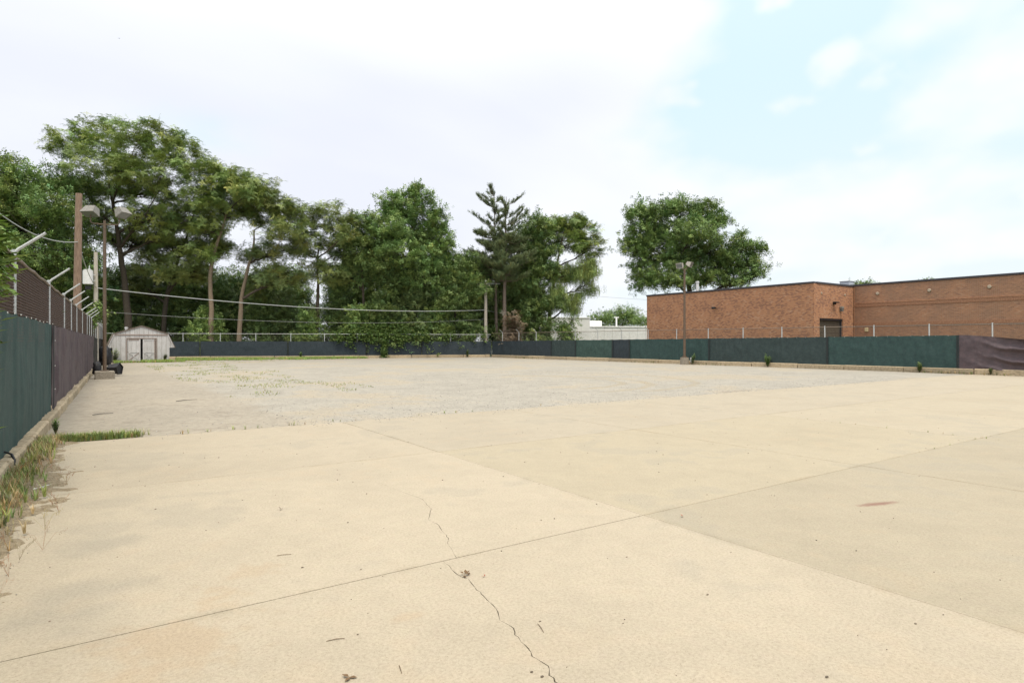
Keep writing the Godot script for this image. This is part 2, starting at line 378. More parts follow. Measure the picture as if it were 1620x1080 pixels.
	["far_tree", "rightmost small far tree beside the left end of the brick wall", "small far trees above the white warehouse", [98.05, 0.0, -92.63], [[0.0, -0.1, 0.0, 0.3], [0.0, 5.1, 0.0, 0.075]], [[-0.5, 5.8, -0.3, 1.78, 1.04], [1.1, 5.5, 0.8, 2.07, 1.04]], "broad", [0.185, 0.28, 0.08], 60, 1.3, 0],
	["far_tree", "treetop just showing above the roof at the recessed brick corner", "treetops over the brick roof", [84.97, 0.0, -40.85], [[0.0, -0.1, 0.0, 0.3], [0.0, 7.54, 0.0, 0.075]], [[-0.5, 8.7, -0.4, 0.83, 0.64], [0.4, 9.0, 0.3, 0.83, 0.64], [-0.1, 8.2, -0.0, 1.29, 0.83]], "broad", [0.185, 0.28, 0.08], 90, 1.0, 0],
	["far_tree", "tiny treetop above the long brick wall on the right", "treetops over the brick roof", [94.92, 0.0, -37.6], [[0.0, -0.1, 0.0, 0.3], [0.0, 8.45, 0.0, 0.075]], [[0.0, 9.4, 0.0, 0.86, 0.57], [0.3, 8.9, 0.2, 1.14, 0.67]], "broad", [0.185, 0.28, 0.08], 90, 1.0, 0],
	["background_tree", "second-row tree filling the low gap left of the lamp post", "second row of trees", [-1.06, 0.0, -77.82], [[0.0, -0.1, 0.0, 0.2], [0.16, 4.25, 0.11, 0.125], [0.0, 6.19, 0.0, 0.05]], [[-1.1, 8.6, -0.8, 1.45, 1.28], [0.6, 9.3, -0.8, 1.62, 1.16], [0.0, 7.2, 0.0, 2.32, 1.56], [-1.2, 6.0, 0.4, 1.57, 1.68], [1.3, 6.4, -0.3, 1.62, 1.73], [0.0, 4.4, 0.0, 2.76, 1.56]], "broad", [0.17, 0.25, 0.075], 95, 1.15, 0],
	["background_tree", "second-row tree low behind the tallest locust tree", "second row of trees", [4.06, 0.0, -75.81], [[0.0, -0.1, 0.0, 0.2], [0.16, 4.3, 0.11, 0.125], [0.0, 6.28, 0.0, 0.05]], [[-1.2, 7.8, -0.9, 1.65, 1.31], [0.8, 8.4, -0.6, 1.85, 1.18], [0.0, 6.3, 0.0, 2.65, 1.6], [-1.4, 5.1, 0.2, 1.79, 1.71], [1.6, 5.5, -0.1, 1.85, 1.77], [0.0, 3.5, 0.0, 3.14, 1.6]], "broad", [0.17, 0.25, 0.075], 95, 1.15, 0],
	["background_tree", "second-row tree behind the leaning bare trunk", "second row of trees", [9.39, 0.0, -73.72], [[0.0, -0.1, 0.0, 0.2], [0.17, 4.36, 0.12, 0.125], [0.0, 6.38, 0.0, 0.05]], [[-1.1, 8.3, -0.8, 1.51, 1.33], [0.8, 8.9, -0.6, 1.69, 1.2], [0.0, 6.7, 0.0, 2.42, 1.63], [-1.4, 5.5, 0.3, 1.64, 1.75], [1.5, 5.9, -0.2, 1.69, 1.8], [0.0, 3.8, 0.0, 2.87, 1.63]], "broad", [0.17, 0.25, 0.075], 95, 1.15, 0],
	["background_tree", "second-row tree low between the flat-crowned and the thin open tree", "second row of trees", [18.59, 0.0, -70.15], [[0.0, -0.1, 0.0, 0.2], [0.17, 4.45, 0.12, 0.125], [0.0, 6.54, 0.0, 0.05]], [[-1.0, 8.1, -0.7, 1.38, 1.38], [0.9, 8.8, -0.6, 1.54, 1.24], [0.0, 6.5, 0.0, 2.21, 1.68], [-1.4, 5.3, 0.3, 1.49, 1.81], [1.5, 5.7, -0.2, 1.54, 1.86], [0.0, 3.5, 0.0, 2.62, 1.68]], "broad", [0.17, 0.25, 0.075], 95, 1.15, 0],
	["background_tree", "second-row tree behind the smaller rounded maple", "second row of trees", [25.2, 0.0, -67.6], [[0.0, -0.1, 0.0, 0.2], [0.18, 4.52, 0.12, 0.125], [0.0, 6.66, 0.0, 0.05]], [[-1.2, 9.0, -0.8, 1.6, 1.41], [1.1, 9.7, -0.5, 1.79, 1.27], [0.0, 7.4, 0.0, 2.56, 1.73], [-1.6, 6.1, 0.1, 1.74, 1.86], [1.8, 6.5, 0.0, 1.79, 1.91], [0.0, 4.3, 0.0, 3.04, 1.73]], "broad", [0.17, 0.25, 0.075], 95, 1.15, 0],
	["background_tree", "second-row tree low behind the gap right of the tallest dense maple", "second row of trees", [37.0, 0.0, -63.11], [[0.0, -0.1, 0.0, 0.2], [0.18, 4.65, 0.13, 0.125], [0.0, 6.88, 0.0, 0.05]], [[-1.1, 8.6, -0.8, 1.47, 1.47], [1.2, 9.3, -0.4, 1.64, 1.33], [0.0, 6.9, 0.0, 2.36, 1.8], [-1.7, 5.6, 0.0, 1.6, 1.94], [1.8, 6.0, 0.1, 1.64, 1.99], [0.0, 3.7, 0.0, 2.8, 1.8]], "broad", [0.17, 0.25, 0.075], 95, 1.15, 0],
	["background_tree", "second-row tree behind the pine trunks", "second row of trees", [42.01, 0.0, -61.21], [[0.0, -0.1, 0.0, 0.2], [0.19, 4.71, 0.13, 0.125], [0.0, 6.98, 0.0, 0.05]], [[-1.2, 8.3, -0.8, 1.6, 1.5], [1.3, 9.1, -0.3, 1.78, 1.35], [0.0, 6.6, 0.0, 2.56, 1.83], [-1.9, 5.3, -0.1, 1.74, 1.97], [2.0, 5.7, 0.2, 1.78, 2.03], [0.0, 3.3, 0.0, 3.04, 1.83]], "broad", [0.17, 0.25, 0.075], 95, 1.15, 0],
	["background_tree", "low second-row tree between the two pale trunks", "second row of trees", [12.88, 0.0, -72.36], [[0.0, -0.1, 0.0, 0.2], [0.17, 4.39, 0.12, 0.125], [0.0, 6.44, 0.0, 0.05]], [[-1.0, 7.5, -0.7, 1.35, 1.35], [0.8, 8.2, -0.7, 1.51, 1.22], [0.0, 6.0, 0.0, 2.16, 1.65], [-1.3, 4.8, 0.3, 1.46, 1.77], [1.4, 5.1, -0.2, 1.51, 1.83], [0.0, 3.0, 0.0, 2.56, 1.65]], "broad", [0.17, 0.25, 0.075], 95, 1.15, 0],
	["background_tree", "low second-row tree right of the palest trunk", "second row of trees", [15.85, 0.0, -71.21], [[0.0, -0.1, 0.0, 0.2], [0.17, 4.43, 0.12, 0.125], [0.0, 6.49, 0.0, 0.05]], [[-0.9, 7.7, -0.7, 1.27, 1.36], [0.8, 8.4, -0.7, 1.42, 1.23], [0.0, 6.2, 0.0, 2.04, 1.67], [-1.3, 4.9, 0.3, 1.38, 1.79], [1.4, 5.3, -0.2, 1.42, 1.85], [0.0, 3.2, 0.0, 2.42, 1.67]], "broad", [0.17, 0.25, 0.075], 95, 1.15, 0],
	["background_tree", "second-row tree low behind the tallest dense maple", "second row of trees", [31.14, 0.0, -65.33], [[0.0, -0.1, 0.0, 0.2], [0.18, 4.59, 0.12, 0.125], [0.0, 6.78, 0.0, 0.05]], [[-1.3, 8.8, -0.9, 1.73, 1.44], [1.2, 9.5, -0.4, 1.93, 1.3], [0.0, 7.1, 0.0, 2.77, 1.76], [-1.8, 5.8, -0.1, 1.88, 1.9], [2.0, 6.3, 0.2, 1.93, 1.95], [0.0, 4.0, 0.0, 3.29, 1.76]], "broad", [0.17, 0.25, 0.075], 95, 1.15, 0],
]
var PINES = [
	["pine_tree", "left one of the two pines, its thin top leaning left", "two tall pines with bare trunks", [36.24, 0, -55.18], 17.5, -1],
	["pine_tree", "right one of the two pines, with thicker trunk", "two tall pines with bare trunks", [36.12, 0, -53.44], 16.8, 1],
]
var SHRUBS = [
	["shrub", "dark shrub mass behind the left slope of the shed roof", [2.79, 0, -71.7], 6.0, 1.9, [0.155, 0.23, 0.07], "broad"],
	["shrub", "bushy dark shrub rising right behind the shed peak", [5.09, 0, -71.93], 5.3, 1.9, [0.155, 0.22, 0.075], "broad"],
	["shrub", "shrub behind the fence just right of the shed", [7.66, 0, -71.37], 6.2, 2.1, [0.155, 0.23, 0.07], "broad"],
	["shrub", "yellow-green shrub at the foot of the leaning bare trunk", [9.65, 0, -65.12], 4.4, 1.6, [0.2, 0.29, 0.08], "broad"],
	["shrub", "dark shrub filling the gap between the two pale trunks", [11.91, 0, -69.63], 7.5, 1.7, [0.155, 0.23, 0.07], "broad"],
	["shrub", "dark shrub right of the palest trunk", [14.81, 0, -65.18], 6.8, 1.9, [0.155, 0.23, 0.07], "broad"],
	["shrub", "round shrub below the flat-crowned forked tree", [17.01, 0, -64.88], 6.2, 1.9, [0.155, 0.22, 0.075], "broad"],
	["shrub", "lighter green shrub under the thin open tree", [18.41, 0, -61.47], 4.9, 1.7, [0.2, 0.29, 0.08], "broad"],
	["shrub", "tall dark shrub under the right side of the thin open tree", [21.39, 0, -61.84], 7.1, 1.9, [0.155, 0.23, 0.07], "broad"],
	["shrub", "shrub left of the hanging vine", [22.6, 0, -59.22], 5.1, 1.8, [0.2, 0.29, 0.08], "broad"],
	["shrub", "high dark shrub under the left side of the tallest dense maple", [25.05, 0, -58.39], 7.4, 2.2, [0.155, 0.23, 0.07], "broad"],
	["shrub", "bluish dark shrub directly under the tallest dense maple", [27.56, 0, -57.52], 7.1, 2.2, [0.155, 0.22, 0.075], "broad"],
	["shrub", "bright shrub right of the hanging vine", [29.87, 0, -56.72], 5.0, 1.9, [0.2, 0.29, 0.08], "broad"],
	["shrub", "shrub left of the far utility pole", [32.68, 0, -55.75], 4.8, 2.0, [0.155, 0.23, 0.07], "broad"],
	["shrub", "dark shrub behind the bare trunks of the pines", [37.74, 0, -56.58], 7.6, 2.5, [0.155, 0.23, 0.07], "broad"],
	["shrub", "dark shrub at the foot of the weeping tree", [40.07, 0, -53.22], 6.1, 2.2, [0.155, 0.23, 0.07], "broad"],
	["shrub", "small shrub at the right end of the tree line before the warehouse", [43.42, 0, -52.06], 3.9, 1.2, [0.2, 0.29, 0.08], "broad"],
	["dead_shrub", "brown dead shrub behind the fence right of the pines", [36.02, 0, -51.69], 4.1, 0.8, [0.17, 0.125, 0.08], "pinnate"],
]

# ---------------------------------------------------------------- materials
func shade_cloth(sd: int, c: Color) -> StandardMaterial3D:
	var ramp := [Color(c.r * 0.78, c.g * 0.78, c.b * 0.8), c, Color(c.r * 1.15, c.g * 1.12, c.b * 1.1), Color(c.r * 1.5, c.g * 1.35, c.b * 1.3)]
	var m := trimat(tile(256, sd, 0.02, ramp, 0.16, 0.02, Color(0.25, 0.24, 0.22)), Vector3(0.55, 0.55, 0.55), 0.75)
	m.backlight = Color(0.06, 0.07, 0.07)
	return m

func materials() -> void:
	M.galv = trimat(tile(128, 31, 0.05, [Color(0.34, 0.36, 0.37), Color(0.50, 0.52, 0.53), Color(0.58, 0.59, 0.58)], 0.06), Vector3(2, 2, 2), 0.55)
	M.galv.metallic = 0.25
	M.brown_steel = trimat(tile(128, 32, 0.05, [Color(0.07, 0.045, 0.03), Color(0.12, 0.082, 0.055), Color(0.16, 0.11, 0.07)], 0.1), Vector3(2, 2, 2), 0.6)
	M.rust_rail = trimat(tile(128, 33, 0.05, [Color(0.10, 0.07, 0.05), Color(0.17, 0.13, 0.10), Color(0.26, 0.23, 0.2)], 0.1), Vector3(2, 2, 2), 0.7)
	M.dark_wire = mat(lin(0.09, 0.075, 0.065), 0.7, 0.2)
	M.green_cloth = shade_cloth(41, Color(0.020, 0.052, 0.050))
	M.teal_cloth = shade_cloth(42, Color(0.022, 0.041, 0.042))
	M.slate_cloth = shade_cloth(43, Color(0.017, 0.029, 0.038))
	M.plum_cloth = shade_cloth(44, Color(0.076, 0.056, 0.064))
	M.black_cloth = shade_cloth(45, Color(0.016, 0.016, 0.017))
	M.bright_cloth = shade_cloth(46, Color(0.029, 0.064, 0.056))
	M.hem = mat(lin(0.02, 0.026, 0.028), 0.8)
	M.tie = mat(lin(0.75, 0.75, 0.72), 0.5)
	M.slat = []
	for k in 5:
		M.slat.append(mat(lin(0.052 + 0.009 * k, 0.029 + 0.004 * k, 0.021 + 0.002 * k), 0.55))
	M.kerb = []
	for k in 3:
		var b := 0.36 + 0.05 * k
		M.kerb.append(trimat(tile(256, 51 + k, 0.02, [Color(b * 0.6, b * 0.48, b * 0.32), Color(b, b * 0.8, b * 0.53), Color(b * 1.15, b * 0.95, b * 0.66)], 0.14, 0.03, Color(0.1, 0.08, 0.05)), Vector3(1.2, 1.2, 1.2), 0.95, relief(256, 55, 0.06, 3.0), 0.7, true))
	M.block = trimat(tile(256, 58, 0.03, [Color(0.17, 0.15, 0.12), Color(0.26, 0.23, 0.185), Color(0.32, 0.29, 0.24)], 0.14, 0.02, Color(0.06, 0.05, 0.04)), Vector3(1.5, 1.5, 1.5), 0.95)
	M.soil = trimat(tile(256, 61, 0.03, [Color(0.075, 0.06, 0.04), Color(0.12, 0.098, 0.068), Color(0.19, 0.155, 0.11)], 0.25, 0.05, Color(0.03, 0.025, 0.02)), Vector3(0.7, 0.7, 0.7), 1.0, null, 1.0, true)
	M.verge = trimat(tile(512, 62, 0.03, [Color(0.13, 0.10, 0.06), Color(0.21, 0.165, 0.105), Color(0.28, 0.23, 0.155), Color(0.23, 0.185, 0.12)], 0.3, 0.06, Color(0.08, 0.06, 0.04), Vector2.ONE, 0.05), Vector3(0.8, 0.8, 0.8), 1.0, relief(256, 63, 0.09, 4.0), 1.0, true)
	M.field = trimat(tile(256, 64, 0.03, [Color(0.06, 0.08, 0.03), Color(0.10, 0.12, 0.05), Color(0.16, 0.15, 0.08)], 0.25), Vector3(0.2, 0.2, 0.2), 1.0, null, 1.0, true)
	M.wood_pole = trimat(tile(256, 71, 0.03, [Color(0.13, 0.085, 0.06), Color(0.24, 0.165, 0.12), Color(0.31, 0.225, 0.17)], 0.14, 0.02, Color(0.05, 0.035, 0.03)), Vector3(3.0, 0.25, 3.0), 0.9, relief(256, 72, 0.04, 3.0), 0.8)
	M.grey_pole = trimat(tile(256, 73, 0.03, [Color(0.30, 0.27, 0.22), Color(0.44, 0.40, 0.34), Color(0.52, 0.48, 0.41)], 0.12, 0.02, Color(0.08, 0.07, 0.05)), Vector3(3.0, 0.25, 3.0), 0.9)
	M.cable = mat(lin(0.34, 0.36, 0.36), 0.6)
	M.thin_cable = mat(lin(0.22, 0.23, 0.23), 0.6)
	M.white_paint = trimat(tile(128, 75, 0.04, [Color(0.56, 0.56, 0.55), Color(0.68, 0.68, 0.68), Color(0.72, 0.72, 0.72)], 0.03), Vector3(1, 1, 1), 0.5)
	M.lamp_body = trimat(tile(128, 76, 0.04, [Color(0.13, 0.12, 0.105), Color(0.2, 0.19, 0.17), Color(0.25, 0.235, 0.215)], 0.06), Vector3(1.5, 1.5, 1.5), 0.55)
	M.pale_lamp = trimat(tile(128, 79, 0.04, [Color(0.3, 0.27, 0.24), Color(0.42, 0.39, 0.35), Color(0.48, 0.45, 0.41)], 0.06), Vector3(1.5, 1.5, 1.5), 0.5)
	M.lamp_glass = mat(lin(0.14, 0.15, 0.15), 0.15)
	M.rubber = mat(lin(0.014, 0.014, 0.016), 0.55)
	M.tarp = trimat(tile(128, 77, 0.05, [Color(0.009, 0.009, 0.012), Color(0.016, 0.016, 0.02), Color(0.026, 0.026, 0.03)], 0.1), Vector3(2, 2, 2), 0.6)
	# bark
	M.bark = trimat(tile(256, 81, 0.05, [Color(0.04, 0.032, 0.024), Color(0.085, 0.068, 0.05), Color(0.13, 0.105, 0.08)], 0.2), Vector3(1.6, 0.35, 1.6), 0.95, relief(256, 82, 0.06, 5.0), 1.0)
	M.pale_bark = trimat(tile(256, 83, 0.05, [Color(0.13, 0.098, 0.066), Color(0.24, 0.185, 0.13), Color(0.33, 0.265, 0.19)], 0.18, 0.02, Color(0.05, 0.04, 0.03)), Vector3(1.6, 0.35, 1.6), 0.95, relief(256, 84, 0.06, 4.0), 1.0)
	M.pine_bark = trimat(tile(256, 85, 0.05, [Color(0.10, 0.076, 0.06), Color(0.18, 0.14, 0.112), Color(0.25, 0.2, 0.165)], 0.18), Vector3(1.6, 0.35, 1.6), 0.95)
	# foliage takes its colour from the copies
	M.leaf = mat(Color.WHITE, 0.6)
	M.leaf.vertex_color_use_as_albedo = true
	M.leaf.backlight = Color(1.0, 1.0, 0.6)
	M.blade = mat(Color.WHITE, 0.75)
	M.blade.vertex_color_use_as_albedo = true
	M.blade.backlight = Color(0.4, 0.45, 0.2)
	M.stone = mat(Color.WHITE, 0.95)
	M.stone.vertex_color_use_as_albedo = true
	M.concrete = ground_mat(concrete_map(), tile(512, 91, 0.12, [Color(0.72, 0.71, 0.70), Color(0.86, 0.86, 0.85), Color(0.95, 0.95, 0.945)], 0.10, 0.015, Color(0.34, 0.3, 0.24), Vector2.ONE, 0.05), 0.9)
	M.gravel = ground_mat(gravel_map(), gravel_tile(), 1.0)

func ground_mat(big: Texture2D, fine: Texture2D, rough: float) -> StandardMaterial3D:
	var m := StandardMaterial3D.new()
	m.albedo_texture = big
	m.roughness = rough
	m.detail_enabled = true
	m.detail_albedo = fine
	m.detail_blend_mode = BaseMaterial3D.BLEND_MODE_MUL
	m.detail_uv_layer = BaseMaterial3D.DETAIL_UV_2
	return m

const SLAB_AREA := Rect2(-2, -13, 40, 22)
const LOT_AREA := Rect2(-2, -65, 40, 54)

func blot(p: Vector2, c: Vector2, r: Vector2, n: float) -> float:
	var q := (p - c) / r
	return smoothstep(1.0, 0.15, q.length() + n * 0.7)

func concrete_map() -> ImageTexture:
	# colour of the poured slabs with their stains, in yard coordinates
	var w := 1200
	var h := 660
	var im := Image.create(w, h, false, Image.FORMAT_RGB8)
	var a := noise(101, 0.35, 4)
	var b := noise(102, 1.6, 5)
	var c3 := noise(103, 6.0, 3)
	for y in h:
		for x in w:
			var p := Vector2(SLAB_AREA.position.x + (x + 0.5) / w * 40.0, SLAB_AREA.position.y + (y + 0.5) / h * 22.0)
			var n1 := a.get_noise_2d(p.x, p.y)
			var n2 := b.get_noise_2d(p.x, p.y)
			var n3 := c3.get_noise_2d(p.x, p.y)
			# pours: cream near the fence and along the gravel, duller khaki in the middle bays
			var c := Color(0.66, 0.555, 0.395)
			if p.x > 4.25 and p.y > -8.0:
				c = Color(0.60, 0.505, 0.345) if p.x < 12.25 else Color(0.615, 0.52, 0.365)
				if p.y > -4.0:
					c = Color(0.575, 0.485, 0.335)
			elif p.x > 4.25:
				c = Color(0.63, 0.535, 0.385)
			var bay := Vector2(floorf((p.x - 0.25) / 4.0), floorf(p.y / 4.0))
			var k := 0.705 + 0.02 * sin(bay.x * 12.9 + bay.y * 78.2) + n1 * 0.055 + n2 * 0.04 + n3 * 0.03
			c = Color(c.r * k * 0.955, c.g * k * 0.98, c.b * k * 1.05)
			# grey damp-looking dirt patches
			var g := blot(p, Vector2(0.1, -5.9), Vector2(0.45, 0.3), n2) * 0.45
			g = maxf(g, blot(p, Vector2(-0.05, -4.6), Vector2(0.5, 0.7), n2) * 0.4)
			g = maxf(g, blot(p, Vector2(0.05, -7.4), Vector2(0.6, 0.4), n2) * 0.3)
			g = maxf(g, blot(p, Vector2(0.6, -9.6), Vector2(0.9, 0.8), n2) * 0.3)
			g = maxf(g, smoothstep(0.22, 0.55, n1 + n2 * 0.5) * 0.32)
			c = c.lerp(Color(0.30, 0.275, 0.225), g)
			# rusty wash
			var o := blot(p, Vector2(0.45, -3.75), Vector2(0.45, 0.42), n2 * 1.3 + n3)
			o = maxf(o, blot(p, Vector2(0.64, -4.15), Vector2(0.22, 0.3), n2 + n3))
			o = maxf(o, blot(p, Vector2(0.95, -4.6), Vector2(0.25, 0.2), n2 + n3) * 0.7)
			o = maxf(o, blot(p, Vector2(0.2, -3.45), Vector2(0.4, 0.2), n2 + n3))
			o = maxf(o, blot(p, Vector2(1.55, -3.3), Vector2(0.12, 0.06), n2) * 0.8)
			o = maxf(o, smoothstep(0.32, 0.6, n2 - n1 * 0.6) * 0.25)
			c = c.lerp(Color(0.45, 0.315, 0.19), o * 0.32)
			# red-brown scuff in the khaki bay
			for s in 4:
				var s0 := Vector2(6.22 + 0.08 * s, -3.02 + 0.03 * s)
				var s1 := s0 + Vector2(0.2, 0.03)
				var q := Geometry2D.get_closest_point_to_segment(p, s0, s1)
				c = c.lerp(Color(0.23, 0.115, 0.085), smoothstep(0.05, 0.01, p.distance_to(q)) * 0.55)
			# dirt caught along the joints
			var jx := absf(p.x - 0.25 - roundf((p.x - 0.25) / 4.0) * 4.0) if p.x > 3.0 else 1.0
			var jz := absf(p.y - roundf(p.y / 4.0) * 4.0)
			c = c.lerp(Color(0.27, 0.225, 0.15), smoothstep(0.09, 0.0, minf(jx, jz)) * clampf(n2 * 0.9 + n3 * 0.5, 0.0, 0.3))
			im.set_pixel(x, y, Color(minf(c.r, 0.95), c.g, c.b).linear_to_srgb())
	return ImageTexture.create_from_image(im)

func gravel_map() -> ImageTexture:
	var w := 800
	var h := 1080
	var im := Image.create(w, h, false, Image.FORMAT_RGB8)
	var a := noise(111, 0.16, 4)
	var b := noise(112, 0.8, 5)
	var c3 := noise(113, 4.0, 3)
	for y in h:
		for x in w:
			var p := Vector2(LOT_AREA.position.x + (x + 0.5) / w * 40.0, LOT_AREA.position.y + (y + 0.5) / h * 54.0)
			var n1 := a.get_noise_2d(p.x, p.y)
			var n2 := b.get_noise_2d(p.x, p.y)
			var n3 := c3.get_noise_2d(p.x, p.y)
			var c := Color(0.585, 0.55, 0.478)
			var k := 0.625 + n1 * 0.07 + n2 * 0.08 + n3 * 0.07
			c = Color(c.r * k, c.g * k, c.b * k)
			# tan fines washed over the stones
			c = c.lerp(Color(0.39, 0.33, 0.24), smoothstep(0.0, 0.45, n1 + n2 * 0.4) * 0.55)
			# worn paving by the left fence
			var st := smoothstep(3.9, 3.2, p.x + n2 * 0.5)
			c = c.lerp(Color(0.575, 0.515, 0.42) * k, st * 0.85)
			c = c.lerp(Color(0.24, 0.21, 0.17), st * smoothstep(0.18, 0.5, n2 + n3 * 0.4) * 0.55)
			# curved tyre tracks
			for arc in [[Vector2(13.6, -19.6), 5.2, 0.12], [Vector2(13.9, -20.0), 4.2, 0.10], [Vector2(15.0, -20.5), 6.6, 0.12]]:
				var ctr: Vector2 = arc[0]
				var rr := p.distance_to(ctr)
				var an := (p - ctr).angle()
				if an > -1.0 and an < 1.6:
					c = c.lerp(Color(0.34, 0.28, 0.18), smoothstep(0.28, 0.05, absf(rr - arc[1] + n2 * 0.2)) * 0.5 * smoothstep(-0.5, 0.2, n3 + 0.2))
			# dark streak along the slab edge
			c = c.lerp(Color(0.24, 0.21, 0.17), blot(p, Vector2(17.3, -12.25), Vector2(0.9, 0.16), n2) * 0.7)
			im.set_pixel(x, y, Color(minf(c.r, 0.95), minf(c.g, 0.95), c.b).linear_to_srgb())
	return ImageTexture.create_from_image(im)

func gravel_tile() -> ImageTexture:
	var q := FastNoiseLite.new()
	q.seed = 9
	q.noise_type = FastNoiseLite.TYPE_CELLULAR
	q.frequency = 0.09
	q.cellular_return_type = FastNoiseLite.RETURN_CELL_VALUE
	q.fractal_type = FastNoiseLite.FRACTAL_NONE
	var a := q.get_seamless_image(512, 512)
	var b := noise(10, 0.15, 3).get_seamless_image(512, 512)
	var im := Image.create(512, 512, false, Image.FORMAT_RGB8)
	for y in 512:
		for x in 512:
			var k := 0.78 + 0.16 * a.get_pixel(x, y).r + 0.14 * (b.get_pixel(x, y).r - 0.5)
			im.set_pixel(x, y, Color(k, k * 0.985, k * 0.965).linear_to_srgb())
	return ImageTexture.create_from_image(im)

func planar(g: Geo, area: Rect2, fine: float) -> void:
	g.use_t2 = true
	g.t2.resize(g.v.size())
	for i in g.v.size():
		var p := g.v[i]
		g.t[i] = Vector2((p.x - area.position.x) / area.size.x, (p.z - area.position.y) / area.size.y)
		g.t2[i] = Vector2(p.x, p.z) / fine

# ---------------------------------------------------------------- yard surface
func left_x(z: float) -> float:
	return -0.72 + 0.0412 * (-8.48 - z)
func right_x(z: float) -> float:
	return 34.0 + 0.0385 * (z + 52.73)
func back_z(x: float) -> float:
	return -63.5 + (x - 1.55) * 0.3318

var gn := FastNoiseLite.new()
func gravel_h(x: float, z: float) -> float:
	var n := gn.get_noise_2d(x * 1.0, z * 1.0)
	var f := gn.get_noise_2d(x * 9.0 + 50.0, z * 9.0)
	var h := 0.008 + n * 0.006 + f * 0.002
	h = lerpf(h, -0.004 + n * 0.004 + f * 0.001, smoothstep(3.9, 3.2, x + f * 0.4))
	return h - 0.02 * smoothstep(-12.3, -12.0, z) - 0.02 * smoothstep(-11.95, -11.8, z)

